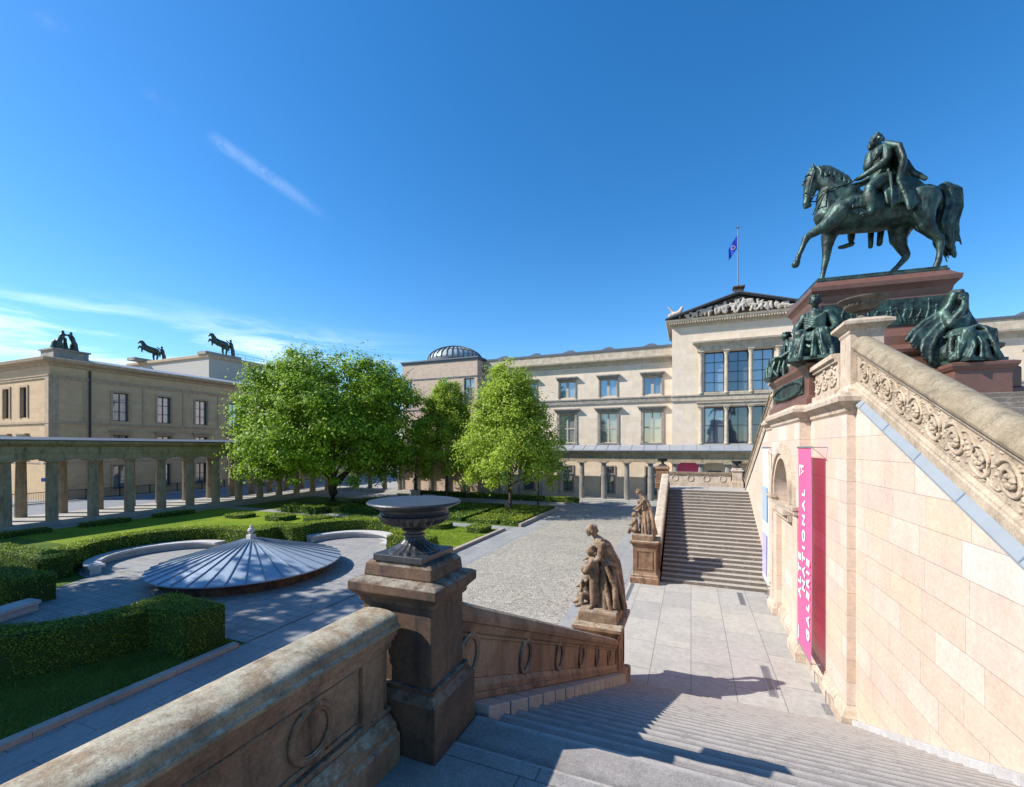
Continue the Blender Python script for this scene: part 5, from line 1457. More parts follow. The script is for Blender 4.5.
def top_pier(label, cy):
    t_ = thing('stone_pier', label, 'pier', (4.14, cy, 8.4))
    x0, x1, y0, y1 = 3.79, 4.50, cy - .40, cy + .40
    b = MB(); b.around(x0, x1, y0, y1, [(.08, 8.3), (.08, 8.52), (.02, 8.6), (0, 8.64), (0, 9.95)]); b.build('shaft', M['trim'], t_, bevel=.01)
    b = MB(); b.around(x0, x1, y0, y1, [(.003, 9.92), (.03, 9.97), (.03, 10.03), (.14, 10.12), (.18, 10.15), (.18, 10.23), (.12, 10.26), (.02, 10.32)]); b.build('cap', M['trim'], t_, bevel=.008)
    u = thing('stone_bowl', 'broad shallow bowl on the ' + ('near upper' if cy < MC else 'far upper') + ' pier beside the monument', 'urn', (4.16, cy, 10.32))
    G_ = M['darkbowl']
    b = MB(); b.lathe((4.16, cy, 10.322), [(.22, 0), (.22, .05), (.14, .09), (.09, .17), (.085, .2), (.14, .23), (.08, .26)], 24); b.build('foot', G_, u, smooth=False)
    b = MB(); b.lathe((4.16, cy, 10.565), [(.09, 0), (.26, .04), (.39, .13), (.43, .22)], 48, .07, 24); b.build('fluted_bowl', G_, u)
    b = MB(); b.lathe((4.16, cy, 10.785), [(.42, 0), (.46, .03), (.53, .07), (.54, .10), (.49, .10), (.3, .06), (0, .05)], 48); b.build('rim', G_, u, smooth='auto')
top_pier('pale stone pier at the head of the scroll parapet', 14.16)
top_pier('pale stone pier beyond the monument over the far stairs', 2 * MC - 14.16)

def ledge_parapet(label, y0, y1):
    t_ = thing('carved_parapet', label, 'parapet', (3.9, (y0 + y1) / 2, 8.4))
    b = MB(); b.box(3.64, 3.98, y0, y1, 8.406, 8.62); b.box(3.74, 3.93, y0, y1, 8.62, 9.36); b.box(3.66, 3.98, y0, y1, 9.36, 9.46); b.box(3.58, 4.05, y0, y1, 9.46, 9.60)
    b.build('panel_wall', M['trim'], t_, bevel=.012)
    b = MB(); rd = random.Random(3)
    for k in range(3):
        yc = lerp(y0, y1, (k + .5) / 3)
        pts = []; 
        for i in range(26):
            f = i / 25; a = R(200) + f * R(560); r = lerp(.27, .05, f)
            pts.append((3.725, yc + r * math.cos(a), 8.99 + r * math.sin(a)))
        b.tube(pts, .035, 6)
        for q in range(8):
            a = rd.uniform(0, 6.28); p = (3.74, yc + .3 * math.cos(a), 8.99 + .28 * math.sin(a)); b.tube([p, (3.70, p[1] + .04, p[2] + .04)], [.05, .03], 6)
    b.build('relief', M['trim'], t_, smooth=True)
ledge_parapet('short level carved parapet between the pale pier and the monument', 14.57, 16.95)
ledge_parapet('short level carved parapet beyond the monument', 22.25, 24.63)


# banners on the wall
def text_mesh(s, size, name, mat, parent, x, y, z):
    cu = bpy.data.curves.new('t', 'FONT'); cu.body = s; cu.size = size; cu.extrude = .004; cu.space_character = 1.5; cu.offset = .012
    o = bpy.data.objects.new('t', cu); COL.objects.link(o)
    dg = bpy.context.evaluated_depsgraph_get(); dg.update()
    me = bpy.data.meshes.new_from_object(o.evaluated_get(dg), depsgraph=dg)
    bpy.data.objects.remove(o)
    off = OFF[parent.name]
    for v in me.vertices:
        a, c, d = v.co; v.co = Vector((x - d, y + c, z + a)) - off
    me.name = name; me.update()
    return link(name, me, mat, parent)


def banner(label, x, y0, y1, z0, z1, mat):
    t_ = thing('hanging_banner', label, 'banner', (x, (y0 + y1) / 2, z0))
    vs = []; fs = []; nu, nv = 10, 24
    for i in range(nu + 1):
        for j in range(nv + 1):
            u, v = i / nu, j / nv
            vs.append((x + .018 * math.sin(u * 5 + v * 3) * math.sin(v * math.pi), lerp(y0, y1, u), lerp(z0, z1, v)))
    for i in range(nu):
        for j in range(nv):
            a = i * (nv + 1) + j; fs.append((a, a + nv + 1, a + nv + 2, a + 1))
    b = MB(); b.add(vs, fs); b.build('cloth', mat, t_, smooth=True)
    b = MB(); b.tube([(x, y0 - .05, z1 + .02), (x, y1 + .05, z1 + .02)], .035, 8); b.tube([(x, y0 - .05, z0 - .02), (x, y1 + .05, z0 - .02)], .025, 8); b.build('rod', M['steel'], t_)
    for y in (y0, y1):
        b = MB(); b.tube([(x, y, z1 + .02), (WX - .01, y, z1 + .02)], .018, 6); b.tube([(x, y, z0 - .02), (WX - .17, y, z0 - .02)], .014, 6); b.tube([(x + .02, y, z1 + .02), (WX - .01, y, z1 - .35)], .01, 6); b.build('bracket', M['steel'], t_)
    return t_
pk = banner('tall pink banner with white lettering hanging along the sunlit wall', 3.22, 15.05, 16.72, .78, 7.0, M['pink'])
text_mesh('ALTE', .46, 'lettering', M['letters'], pk, 3.19, 16.22, 2.30)
text_mesh('NATIONAL', .46, 'lettering', M['letters'], pk, 3.19, 15.69, 2.60)
text_mesh('GALERIE', .46, 'lettering', M['letters'], pk, 3.19, 15.16, 1.30)
b = MB(); b.box(3.186, 3.192, 15.85, 16.38, 6.40, 6.47); b.box(3.186, 3.192, 16.30, 16.38, 6.12, 6.40); b.box(3.186, 3.192, 16.05, 16.13, 6.18, 6.40); b.box(3.186, 3.192, 15.85, 16.13, 6.25, 6.31)
b.build('emblem', M['letters'], pk)
b = MB(); b.rloft([[(3.187, 16.52 - q, .92 + w), (3.187, 16.47 - q, .92 + w), (3.192, 16.47 - q, .92 + w), (3.192, 16.52 - q, .92 + w)] for q, w in ((0, .42), (.0, .03))]); b.build('rule', M['letters'], pk)
wb = banner('white and violet banner hanging on the far side of the niche', 3.22, 22.75, 24.4, .78, 7.0, M['white'])
b = MB()
rd = random.Random(5)
for k in range(14):
    y = rd.uniform(22.9, 23.9); z = rd.uniform(1.2, 5.6); b.box(3.186, 3.192, y, y + rd.uniform(.2, .5), z, z + rd.uniform(.2, .7))
b2 = MB(); b2.box(3.186, 3.192, 23.0, 24.2, 1.1, 3.0); b2.build('printed_panel', M['violet'], wb)
b2 = MB(); b2.box(3.186, 3.192, 22.9, 24.2, 3.6, 5.2); b2.build('printed_panel', plain('blue_print', (.32, .42, .55), .6), wb)

# drain grates in the paving, steel hoops by the wall
def grate(label, x0, x1, y0, y1):
    t_ = thing('drain_grate', label, 'grate', ((x0 + x1) / 2, (y0 + y1) / 2, .012))
    b = MB(); w = .04
    b.box(x0, x0 + w, y0, y1, .013, .026); b.box(x1 - w, x1, y0, y1, .013, .026); b.box(x0 + w, x1 - w, y0, y0 + w, .013, .026); b.box(x0 + w, x1 - w, y1 - w, y1, .013, .026); b.build('frame', M['steel'], t_)
    b = MB(); b.add([(x0 + w, y0 + w, .014), (x1 - w, y0 + w, .014), (x1 - w, y1 - w, .014), (x0 + w, y1 - w, .014)], [(0, 1, 2, 3)]); b.build('pit_shade', M['dark'], t_)  # flat dark sheet standing in for the shade below the slats
    b = MB()
    n_ = int((y1 - y0) / .07)
    for k in range(n_):
        y = lerp(y0 + w, y1 - w, (k + .5) / n_); b.box(x0 + w, x1 - w, y - .02, y + .02, .016, .024)
    b.build('slats', M['steel'], t_)
grate('dark drain grate in the paving near the foot of the near stairs', 2.04, 2.27, 14.2, 16.1)
grate('dark drain grate in the paving near the far stairs', 2.04, 2.27, 22.0, 23.8)
grate('narrow added grate standing in for a gutter shade line at the left edge of the paved yard', -2.86, -2.7, 20.6, 23.4)  # grate added to draw the dark shade line of the gutter
HP = 'low steel hoops along the sunlit wall'
for (y, lab) in ((14.05, 'low steel hoop by the wall nearest the near stairs'), (15.2, 'low steel hoop under the pink banner'), (23.4, 'low steel hoop under the white banner'), (24.2, 'low steel hoop by the wall nearest the far stairs')):
    b = MB(); b.tube([(3.38, y - .2, .012), (3.38, y - .2, .42), (3.38, y + .2, .42), (3.38, y + .2, .012)], .011, 6); b.box(3.28, 3.48, y - .26, y + .26, .012, .03)
    tag(b.build('steel_hoop', M['steel'], loc=(3.38, y, .012)), lab, 'hoop', HP)


# ================================================================== MONUMENT
mp = thing('monument_pedestal', 'stepped red granite pedestal with bronze panels under the equestrian statue', 'pedestal', (5.9, MC, 8.4))
G = M['redgranite']; zt = 8.41
b = MB(); b.around(4.4, 8.3, 17.6, 21.6, [(.5, 8.23), (.5, 8.75), (.42, 8.8), (.42, 9.35), (.36, 9.42), (.3, 9.46), (.12, 9.5), (.10, 9.95), (.18, 10.02), (.2, 10.12), (.05, 10.2), (0, 10.24), (-.18, 10.32), (-.2, 10.62), (-.3, 10.72), (-.36, 10.82)]); b.build('lower_block', G, mp, bevel=.01)
D0, D1, DY0, DY1 = 3.92, 7.64, 18.25, 20.95
b = MB(); b.around(D0, D1, DY0, DY1, [(.10, 9.82), (.10, 10.5), (.16, 10.58), (.16, 10.7), (.13, 10.775)]); b.build('upper_base', G, mp, bevel=.01)
b = MB(); b.around(D0, D1, DY0, DY1, [(.12, 10.78), (.12, 10.86), (.02, 10.93), (0, 10.96), (0, 12.02)]); b.build('die', G, mp, bevel=.01)
b = MB(); b.around(D0, D1, DY0, DY1, [(.003, 12.0), (.03, 12.1), (.05, 12.2), (.12, 12.30), (.19, 12.38), (.21, 12.52), (.15, 12.56), (.02, 12.68), (-.02, 12.74)]); b.build('cornice', G, mp, bevel=.008)
b = MB(); b.around(D0, D1, DY0, DY1, [(-.02, 12.741), (-.02, 12.80), (-.06, 12.82), (-.06, 12.90)]); b.build('bronze_plinth', M['bronze'], mp, bevel=.01)
b = MB(); b.box(D0 + .15, D1 - .15, DY0 - .035, DY0 - .002, 11.05, 11.92); b.build('bronze_panel', M['bronze'], mp)
ch = []; rd = random.Random(4)
for k in range(16):
    x = lerp(D0 + .35, D1 - .35, k / 15) + rd.uniform(-.08, .08); h = rd.uniform(.35, .68)
    ch.append([(x + rd.uniform(-.12, .12), DY0 - .025, 11.12, .035), (x + rd.uniform(-.1, .1), DY0 - .03, 11.1 + h * .6, .042), (x, DY0 - .03, 11.1 + h * .95, .03), (x, DY0 - .035, 11.1 + h * 1.08, .04)])
    ch.append([(x, DY0 - .03, 11.1 + h * .8, .03), (x + rd.uniform(-.2, .2), DY0 - .03, 11.1 + h * rd.uniform(.3, 1.1), .025), (x + rd.uniform(-.3, .3), DY0 - .03, 11.1 + h * rd.uniform(.2, .9), .02)])
organic('panel_figures', ch, M['bronze'], mp, .02, 1)
b = MB(); b.box(D0 - .035, D0 - .002, DY0 + .3, DY1 - .3, 11.05, 11.92); b.build('bronze_panel', M['bronze'], mp)
# front block with the inscription plate, seats for the figures
FX0 = 3.42; b = MB(); b.around(FX0, 4.6, 17.25, 21.95, [(.10, zt), (.10, 8.62), (.04, 8.7), (0, 8.74), (0, 9.5), (.04, 9.56), (.12, 9.68), (.13, 9.78), (.03, 9.84)]); b.build('front_block', G, mp, bevel=.008)
b = MB(); b.box(FX0 - .05, FX0 - .002, 17.7, 21.5, 8.85, 9.42); b.build('bronze_plate', M['bronze'], mp)
ch = [[(FX0 - .06, 19.6 + 1.85 * math.cos(2 * math.pi * k / 40), 9.13 + .26 * math.sin(2 * math.pi * k / 40), .05 + .015 * (k % 2)) for k in range(41)]]
organic('plate_wreath', ch, M['bronze'], mp, .035, 1)
for s_ in (-1, 1):
    y0, y1 = sorted((MC + s_ * 3.05, MC + s_ * 1.55))
    b = MB(); b.around(6.85, 8.15, y0, y1, [(.0, 8.23), (.0, 9.22), (.05, 9.26), (.11, 9.36), (.12, 9.44), (.02, 9.48)]); b.build('corner_block', G, mp, bevel=.01)


# seated allegorical figures, human scale 1 then scaled up
def seated(label, loc, ang, sc, hood, cloak, lean, seed, drape=True):
    t_ = thing('seated_statue', label, 'statue', loc)
    rd = random.Random(seed); ch = []
    def C(*p): return [tuple(q) for q in p]
    lx = lean
    ch += [C((-.05, 0, .46, .20), (-.03, 0, .66, .165), (.0 + lx * .4, 0, .86, .185), (.02 + lx * .8, 0, .98, .15), (.03 + lx, 0, 1.08, .065), (.05 + lx, 0, 1.16, .06))]
    for s_ in (-1, 1):
        ch += [C((.0, s_ * .11, .48, .15), (.25, s_ * .17, .53, .13), (.46, s_ * .20, .52, .115), (.46, s_ * .20, .28, .10), (.43, s_ * .2, .10, .08)), C((.44, s_ * .2, .05, .055), (.6, s_ * .23, .035, .04))]
    # lap, skirt and its falling folds
    ch += [C((.1, -.1, .5, .16), (.1, .1, .5, .16)), C((.44, -.12, .45, .12), (.44, .12, .45, .12)), C((.42, -.1, .2, .13), (.42, .1, .2, .13)), C((.15, -.2, .2, .2), (.15, .2, .2, .2)), C((-.1, -.15, .2, .2), (-.1, .15, .2, .2))]
    for s_ in (-1, 1):
        ch += [C((.40, s_ * .14, .46, .13), (.42, s_ * .17, .22, .15), (.42, s_ * .18, .06, .17)), C((.0, s_ * .2, .42, .14), (-.02, s_ * .24, .2, .16), (-.05, s_ * .24, .05, .17))]
    ch += [C((.2, 0, .3, .22), (.2, 0, .1, .25)), C((-.2, 0, .3, .2), (-.22, 0, .1, .22))]
    for k in range(9):
        a = R(lerp(-100, 100, (k + .5) / 9) + rd.uniform(-8, 8)); s_ = -1 if a < 0 else 1; kn = (.50 + rd.uniform(-.06, .05), s_ * lerp(.04, .28, min(1, abs(a) / 1.6)), .57)
        hem = (.36 + .30 * math.cos(a), .40 * math.sin(a), .03); m_ = (lerp(kn[0], hem[0], .55) + .05, lerp(kn[1], hem[1], .45), .28 + rd.uniform(-.05, .05)); t0 = rd.uniform(.02, .042)
        ch.append(C((*kn, t0 * .7), (*m_, t0), (*hem, t0 * 1.5)))
    ch.append(C((.50, -.22, .46, .03), (.56, 0, .36, .04), (.50, .22, .46, .03))); ch.append(C((.50, -.2, .36, .03), (.58, .02, .22, .04), (.5, .24, .30, .03)))
    for s_ in (-1, 1):
        for k in range(5):
            f = k / 4 + rd.uniform(-.06, .06); t0 = rd.uniform(.02, .045)
            ch.append(C((lerp(-.12, .36, f), s_ * .26, .56, t0), (lerp(-.16, .44, f) + rd.uniform(-.05, .05), s_ * rd.uniform(.31, .36), .3, t0 * 1.2), (lerp(-.26, .52, f) + rd.uniform(-.06, .06), s_ * rd.uniform(.34, .42), .04, t0 * 1.5)))
    for k in range(6):      # folds across the body
        f = k / 5; ch.append(C((.14 + lx * .5, -.17, lerp(.66, .92, f), .025), (.2 + lx * .5, 0, lerp(.60, .84, f), .028), (.13 + lx * .5, .18, lerp(.7, .98, f), .025)))
    for k in range(6):      # folds over the thighs
        f = k / 5; ch.append(C((lerp(.08, .42, f), -.3, .5, .03), (lerp(.1, .45, f), 0, .66, .03), (lerp(.05, .4, f), .3, .52, .03)))
    # arms
    if hood:
        ch += [C((.02 + lx * .8, -.2, .98, .085), (.22, -.27, .74, .075), (.30, -.14, .98, .055), (.24 + lx, -.06, 1.10, .045)), C((.02 + lx * .8, .2, .98, .085), (.12, .32, .72, .075), (.36, .2, .64, .055))]
        ch += hand_chain((.24 + lx, -.06, 1.08), (-.2, .2, .9), .9, (1, 0, 0)) + hand_chain((.38, .18, .64), (.8, -.4, -.1), .9)
    else:
        ch += [C((.0, -.2, .98, .085), (.06, -.34, .72, .075), (.30, -.30, .62, .055)), C((.0, .2, .98, .085), (.02, .36, .72, .075), (.24, .34, .60, .055))]
        ch += hand_chain((.32, -.3, .62), (1, .1, -.1), .9) + hand_chain((.26, .34, .6), (1, -.1, -.1), .9)
    hx = .07 + lx
    if hood:
        ch += head_chain(hx + .03, 0, 1.26, .115, 1, -.15, .9)
        ch += [C((hx - .06, 0, 1.30, .15), (hx - .12, 0, 1.12, .16), (-.12, 0, .9, .2)), C((hx + .02, .1, 1.33, .07), (hx - .02, .15, 1.15, .07), (.0, .24, .95, .08)), C((hx + .02, -.1, 1.33, .07), (hx - .02, -.15, 1.15, .07), (.0, -.24, .95, .08)), C((hx + .05, 0, 1.385, .06), (hx - .08, 0, 1.40, .08))]
    else:
        ch += head_chain(hx, 0, 1.25, .115, 1, 0, 1.05)
        ch += [C((hx - .02 + .09 * math.cos(a), .09 * math.sin(a), 1.355, .03)) for a in [2 * math.pi * k / 9 for k in range(9)]]
    if cloak:
        for k in range(9):
            f = k / 8; q = rd.uniform(-.04, .04)
            ch.append(C((-.02, lerp(-.22, .24, f), 1.0 - .03 * abs(f - .5), .07), (-.20 + q, lerp(-.32, .34, f), .80, .08), (-.32 - .08 * cloak * (1 - f) + q, lerp(-.40, .36, f), .56 + .06 * cloak * (1 - f), .085), (-.36 - .12 * cloak * (1 - f), lerp(-.44, .36, f), lerp(.10, .26, cloak * (1 - f)) + q, .065)))
        ch += [C((-.3, -.1, .2, .2), (-.32, .1, .2, .2)), C((-.3, -.15, .1, .2), (-.36, .12, .1, .16))]
        if cloak > .8:
            LA = ((.0, -.22, 1.02), (-.08, -.45, .86), (-.12, -.68, .66), (-.10, -.80, .52)); LB = ((.08, -.26, .74), (.06, -.42, .52), (.06, -.52, .30), (.08, -.54, .06))
            for k in range(8):
                f = k / 7; q = rd.uniform(-.02, .02)
                ch.append(C(*[(lerp(a_[0], b_[0], f) + q, lerp(a_[1], b_[1], f) + q, lerp(a_[2], b_[2], f), r_) for a_, b_, r_ in zip(LA, LB, (.06, .062, .055, .035))]))
            ch += [C((-.05, -.2, .8, .14), (-.06, -.34, .5, .14), (-.04, -.38, .2, .14))]
    c_, s2 = math.cos(ang) * sc, math.sin(ang) * sc
    xf = Matrix(((c_, -s2, 0, loc[0]), (s2, c_, 0, loc[1]), (0, 0, sc, loc[2]), (0, 0, 0, 1)))
    organic('robed_figure', ch, M['bronze'], t_, .0145, 1, .008, 9, xf)
    b = MB(); b.box(-.4, .66, -.36, .36, -.03, .035)
    b.v = [tuple(xf @ Vector(p)) for p in b.v]; b.build('bronze_base', M['bronze'], t_)
    return t_
seated('green bronze seated woman on the near front corner of the monument', (3.90, 17.62, 9.89), R(-112), 1.62, False, .35, .0, 2)
seated('green bronze robed figure seated on the far front corner of the monument', (3.86, 21.35, 9.89), R(170), 1.42, False, .5, .06, 6)
seated('hooded green bronze figure seated with chin in hand on the right corner block', (7.40, 17.55, 9.53), R(-66), 1.56, True, .9, .04, 9)
seated('bronze seated figure on the rear block behind the monument', (7.36, 2 * MC - 17.28, 9.53), R(28), 1.62, True, .6, .04, 11)

# equestrian statue
es = thing('equestrian_statue', 'dark green bronze rider on a striding horse high on the red granite pedestal', 'statue', (5.9, MC, 12.9))
KX, KZ = 1.06, 1.085
def E_(*p): return [(5.8 + (x - 5.5) * KX, MC + y * KX, 12.905 + (z - 12.745) * KZ, r * KX) for x, y, z, r in p]
hc = [E_((4.70, 0, 15.12, .56), (5.3, 0, 15.15, .62), (5.95, 0, 15.12, .64), (6.55, 0, 15.16, .62), (7.0, 0, 15.24, .54), (7.25, 0, 15.22, .40)),
      E_((4.42, 0, 15.25, .40), (4.75, 0, 15.3, .5)), E_((5.2, 0, 15.55, .40), (4.75, 0, 15.95, .40), (4.42, 0, 16.35, .31), (4.18, 0, 16.62, .235), (4.02, 0, 16.70, .21)), E_((4.5, 0, 15.35, .42), (4.45, 0, 15.9, .34)),
      E_((4.02, 0, 16.68, .20), (3.92, 0, 16.42, .195), (3.86, 0, 16.15, .145), (3.82, 0, 15.90, .112), (3.80, 0, 15.76, .118)), E_((4.10, 0, 16.46, .17), (4.0, 0, 16.2, .13), (3.90, 0, 15.86, .085)),
      E_((3.72, .11, 16.50, .05)), E_((3.72, -.11, 16.50, .05)), E_((3.74, .07, 15.74, .045)), E_((3.74, -.07, 15.74, .045)), E_((3.79, 0, 15.66, .085), (3.9, 0, 15.68, .07)),
      E_((4.02, .11, 16.84, .07), (3.98, .13, 16.96, .05), (3.95, .13, 17.08, .015)), E_((4.02, -.11, 16.84, .07), (3.98, -.13, 16.96, .05), (3.95, -.13, 17.08, .015)),
      # near fore leg, lifted
      E_((4.72, -.34, 15.15, .36), (4.50, -.36, 14.92, .27), (4.18, -.38, 14.70, .185), (3.80, -.37, 14.50, .125), (3.70, -.37, 14.42, .125), (3.62, -.37, 14.2, .09), (3.50, -.37, 13.92, .08), (3.46, -.37, 13.82, .095), (3.44, -.37, 13.72, .08)),
      E_((3.43, -.37, 13.66, .10), (3.38, -.37, 13.56, .125)),
      # far fore leg, standing
      E_((4.72, .34, 15.1, .36), (4.60, .34, 14.65, .25), (4.54, .34, 14.25, .155), (4.52, .34, 13.96, .125), (4.50, .34, 13.84, .12), (4.44, .34, 13.5, .085), (4.38, .34, 13.18, .085), (4.36, .34, 13.08, .10), (4.31, .34, 12.96, .085)),
      E_((4.30, .34, 12.90, .11), (4.25, .34, 12.82, .135)),
      # near hind leg, standing
      E_((7.0, -.28, 15.2, .46), (6.92, -.34, 14.75, .38), (7.00, -.36, 14.40, .27), (7.18, -.36, 14.10, .17), (7.38, -.36, 13.86, .125), (7.42, -.36, 13.74, .115), (7.40, -.36, 13.4, .085), (7.37, -.36, 13.16, .09), (7.33, -.36, 13.06, .10), (7.28, -.36, 12.95, .085)), E_((7.46, -.36, 13.90, .075)),
      E_((7.26, -.36, 12.90, .11), (7.2, -.36, 12.82, .135)),
      # far hind leg, stepping off
      E_((6.95, .28, 15.1, .45), (6.68, .34, 14.65, .36), (6.62, .36, 14.30, .25), (6.72, .36, 13.98, .165), (6.84, .36, 13.74, .12), (6.84, .36, 13.64, .11), (6.62, .36, 13.38, .085), (6.42, .36, 13.17, .085), (6.34, .36, 13.10, .095), (6.27, .36, 13.0, .08)), E_((6.9, .36, 13.76, .07)),
      E_((6.26, .36, 12.98, .10), (6.18, .36, 12.86, .12)),
      # muscles of chest, shoulder, quarter
      E_((4.35, -.2, 15.2, .22), (4.5, -.26, 14.95, .2)), E_((4.35, .2, 15.2, .22), (4.5, .26, 14.95, .2)), E_((4.95, -.46, 15.35, .2), (4.75, -.5, 15.1, .18)), E_((6.8, -.42, 15.3, .28), (7.05, -.46, 15.1, .26)), E_((5.0, -.2, 15.8, .25), (5.2, 0, 15.9, .22))]
horse = organic('horse', hc, M['bronze'], es, .032, 2, .012, 3.5)
mane = []
for k in range(22):
    f = k / 21; x = lerp(4.05, 5.0, f); z = 16.92 - .02 * f - .78 * max(0, f - .28) ** 1.25; sd_ = -1 if k % 3 else 1
    mane.append(E_((x, 0, z, .06), (x + .03, sd_ * .15, z - .06, .055), (x + .08, sd_ * .26, z - .26, .045), (x + .05, sd_ * .30, z - .42 - .1 * random.random(), .02)))
mane.append(E_((4.02, 0, 16.92, .06), (3.9, 0, 16.84, .06), (3.8, 0, 16.62, .04)))
organic('mane', mane, M['bronze'], es, .03, 2, .01, 7)
tl = []
for k in range(24):
    a = 2 * math.pi * k / 24; q = random.uniform(.4, 1.0); dx, dy = .25 * math.cos(a) * q, .18 * math.sin(a) * q; e = random.uniform(-.35, .35)
    tl.append(E_((7.34 + dx * .2, dy * .4, 15.46, .08), (7.60 + dx * .5, dy * .6, 15.64 + dx * .3, .09), (7.84 + dx, dy, 15.46, .085), (7.86 + dx * 1.15, dy * 1.2, 14.95, .062), (7.74 + dx * 1.2, dy * 1.3, 14.40 + e * .3, .055), (7.76 + dx * 1.1 + .12 * e, dy * 1.1, 13.98 + e * .5, .042), (7.90 + dx * .9 + .1 * e, dy, 13.60 + e, .018)))
organic('tail', tl, M['bronze'], es, .026, 1, .016, 8)
rc = [E_((6.02, 0, 15.92, .36), (6.0, 0, 16.25, .30), (5.97, 0, 16.55, .30), (5.96, 0, 16.88, .34), (5.96, 0, 17.08, .25), (5.92, 0, 17.26, .13), (5.90, 0, 17.36, .12)),
      E_((5.97, -.30, 17.02, .17), (5.98, -.44, 16.80, .16), (5.96, -.50, 16.56, .135), (5.72, -.44, 16.40, .12), (5.42, -.28, 16.27, .09), (5.34, -.24, 16.24, .08)),
      E_((5.97, .30, 17.02, .17), (5.95, .46, 16.72, .15), (5.80, .5, 16.45, .13), (5.50, .35, 16.3, .1), (5.30, .16, 16.22, .08)),
      E_((6.02, -.30, 15.98, .27), (5.72, -.52, 15.86, .235), (5.46, -.62, 15.66, .18), (5.40, -.66, 15.5, .165), (5.40, -.70, 15.2, .145), (5.44, -.72, 14.96, .10), (5.42, -.73, 14.86, .085)), E_((5.42, -.73, 14.82, .075), (5.26, -.76, 14.80, .075), (5.14, -.78, 14.79, .055)), E_((5.42, -.70, 15.34, .17), (5.44, -.71, 15.18, .155)),
      E_((6.02, .30, 15.98, .27), (5.72, .52, 15.86, .235), (5.46, .62, 15.6, .18), (5.40, .68, 15.2, .145), (5.40, .72, 14.6, .10)), E_((5.42, .73, 14.45, .09), (5.22, .76, 14.40, .08), (5.06, .78, 14.40, .06)),
      E_((5.98, -.28, 16.2, .08), (5.98, 0, 16.2, .31)), E_((5.74, 0, 17.0, .2), (5.68, 0, 16.7, .2))]
hd = head_chain(5.86, MC * 0, 17.52, .195, -1, -.12, .78)
hd = [[(5.8 + (x - 5.5) * KX, MC + y * KX, 12.905 + (z - 12.745) * KZ, r * KX) for x, y, z, r in c_] for c_ in hd]
beard = [E_((5.74, .09, 17.34, .09), (5.72, .12, 17.44, .08)), E_((5.74, -.09, 17.34, .09), (5.72, -.12, 17.44, .08))]
rd_hand = [[(5.8 + (x - 5.5) * KX, MC + y * KX, 12.905 + (z - 12.745) * KZ, r * KX) for x, y, z, r in c_] for c_ in (hand_chain((5.36, -.24, 16.24), (-1, .15, -.15), 1.5) + hand_chain((5.32, .15, 16.22), (-1, -.1, -.1), 1.5))]
organic('rider', rc + hd + beard + rd_hand, M['bronze'], es, .024, 1, .010, 6)
ck = []
for k in range(15):     # cloak falling from the shoulders over the horse's back, on the near side and behind
    f = k / 14; a = lerp(-.48, .36, f)
    xe = lerp(6.42, 7.08, f ** .8); ze = lerp(14.72, 15.50, f ** .9); w = random.uniform(-.05, .05)
    ck.append(E_((5.98 + .06 * f, a * .85, 17.16 - .05 * abs(a), .085), (6.20 + .22 * f, a * 1.25 - .10, 16.85 + w, .085), (6.26 + .46 * f + w, a * 1.35 - .22, 16.32, .08), (lerp(6.20, 7.02, f), -.66 + .52 * f, 15.78 + w, .08), (xe - .06, -.74 + .42 * f, (15.6 + ze) / 2, .075), (xe, -.80 + .40 * f, ze, .06)))
for k in range(5):      # collar across the chest and the fold thrown back
    f = k / 4; ck.append(E_((5.80 - .04 * f, -.22, 17.1 - .10 * f, .06), (5.62, -.02, 16.98 - .18 * f, .06), (5.82, .24, 17.1 - .08 * f, .06)))
ck += [E_((6.2, -.1, 17.0, .12), (6.42, -.05, 16.7, .12), (6.58, -.02, 16.35, .12), (6.60, 0, 16.02, .14)), E_((6.42, -.2, 16.75, .08), (6.62, -.18, 16.56, .06)), E_((6.5, -.15, 16.4, .08), (6.74, -.12, 16.24, .06)),
       E_((5.86, -.36, 17.02, .09), (5.72, -.46, 16.84, .10), (5.66, -.40, 16.70, .08)), E_((6.4, .4, 15.7, .2), (6.3, .72, 15.0, .12), (6.25, .76, 14.35, .09)), E_((6.1, .5, 15.6, .2), (6.0, .76, 14.9, .1), (6.0, .78, 14.3, .08))]
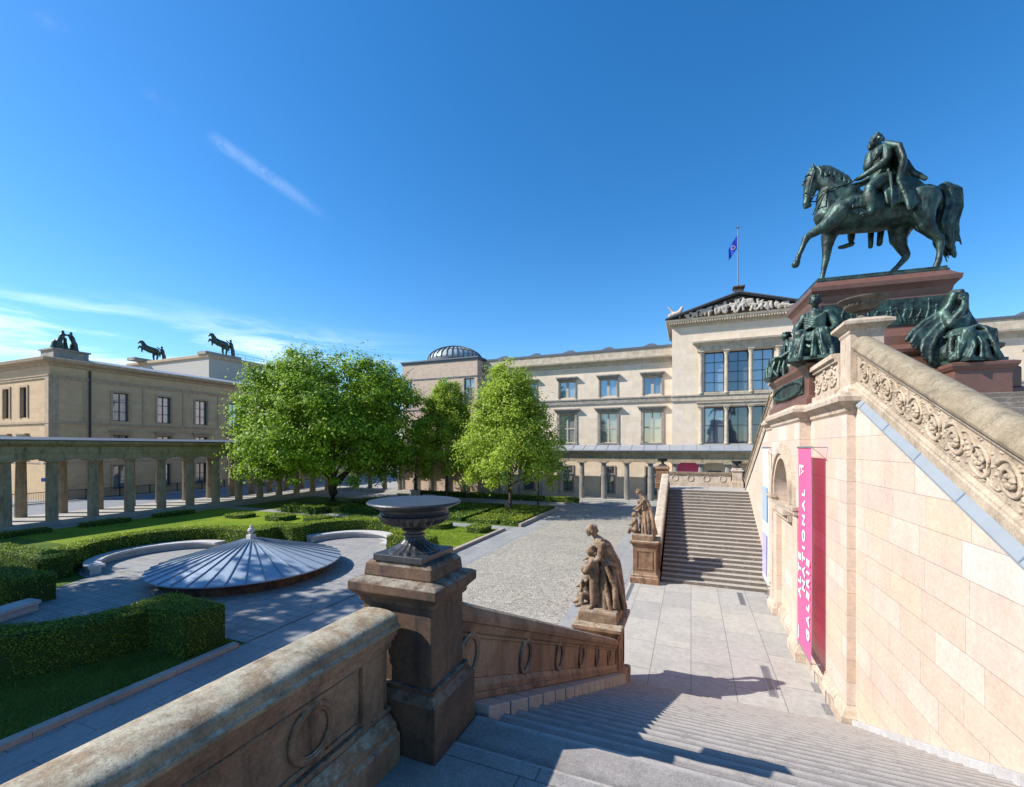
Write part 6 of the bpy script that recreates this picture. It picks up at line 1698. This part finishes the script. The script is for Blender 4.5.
for y_ in (-.30, -.15, 0, .15, .3):
    ck.append(E_((6.08, y_, 17.06, .10), (6.28, y_ * 1.2, 16.80, .11), (6.44, y_ * 1.4 - .05, 16.40, .10), (6.60, y_ * 1.6 - .1, 15.98, .09), (6.88, y_ * 1.9 - .12, 15.66, .07)))
organic('cloak', ck, M['bronze'], es, .026, 1, .014, 6)
sa = [E_((5.55, -.62, 15.62, .08), (5.45, -.66, 15.2, .08)), E_((6.0, -.60, 15.5, .12), (6.05, -.64, 15.0, .09))]
for k in range(6):
    f = k / 5; sa.append(E_((lerp(5.86, 6.4, f), -.52, 15.7, .07), (lerp(5.86, 6.42, f), -.66, 15.4, .06), (lerp(5.9, 6.4, f), -.69, 15.05, .05)))
for k in range(4):
    f = k / 3; sa.append(E_((lerp(5.0, 5.35, f), -.54, 15.45, .05), (lerp(4.98, 5.3, f), -.62, 15.12, .05)))
organic('saddle_cloth', sa, M['bronze'], es, .034, 2, .008, 6)
b = MB()
def T(pts, r, n=6): b.tube([e[:3] for e in E_(*[(x, y, z, 1) for x, y, z in pts])], r, n)
T([(3.86, -.13, 15.86), (4.3, -.36, 15.95), (4.9, -.42, 16.02), (5.34, -.26, 16.22)], .022); T([(3.86, .13, 15.86), (4.3, .36, 15.95), (4.9, .42, 16.02), (5.3, .15, 16.22)], .022)
T([(4.32, -.34, 16.0), (4.12, -.42, 15.55), (4.1, 0, 15.35), (4.12, .42, 15.55), (4.32, .34, 16.0)], .03)
T([(3.86, -.15, 15.86), (3.86, -.2, 16.15), (3.92, -.21, 16.45), (4.02, -.2, 16.75)], .022); T([(3.76, -.16, 16.08), (3.72, 0, 16.08), (3.76, .16, 16.08)], .022); T([(3.84, -.2, 16.68), (3.78, 0, 16.7), (3.84, .2, 16.68)], .025)
T([(5.36, -.70, 15.5), (5.32, -.76, 14.78), (5.16, -.8, 14.72)], .02)
b.build('reins', M['bronze'], es, smooth=True)
b = MB(); T([(5.98, -.62, 16.05), (5.97, -.78, 15.4), (5.96, -.82, 14.72)], [.05, .04, .03], 8); T([(5.98, -.60, 16.0), (5.94, -.60, 16.2)], .04); b.build('sword', M['bronze'], es, smooth=True)

# the monument stands a little askew to the wall
for o_ in (mp, es): o_.rotation_euler = (0, 0, R(4))
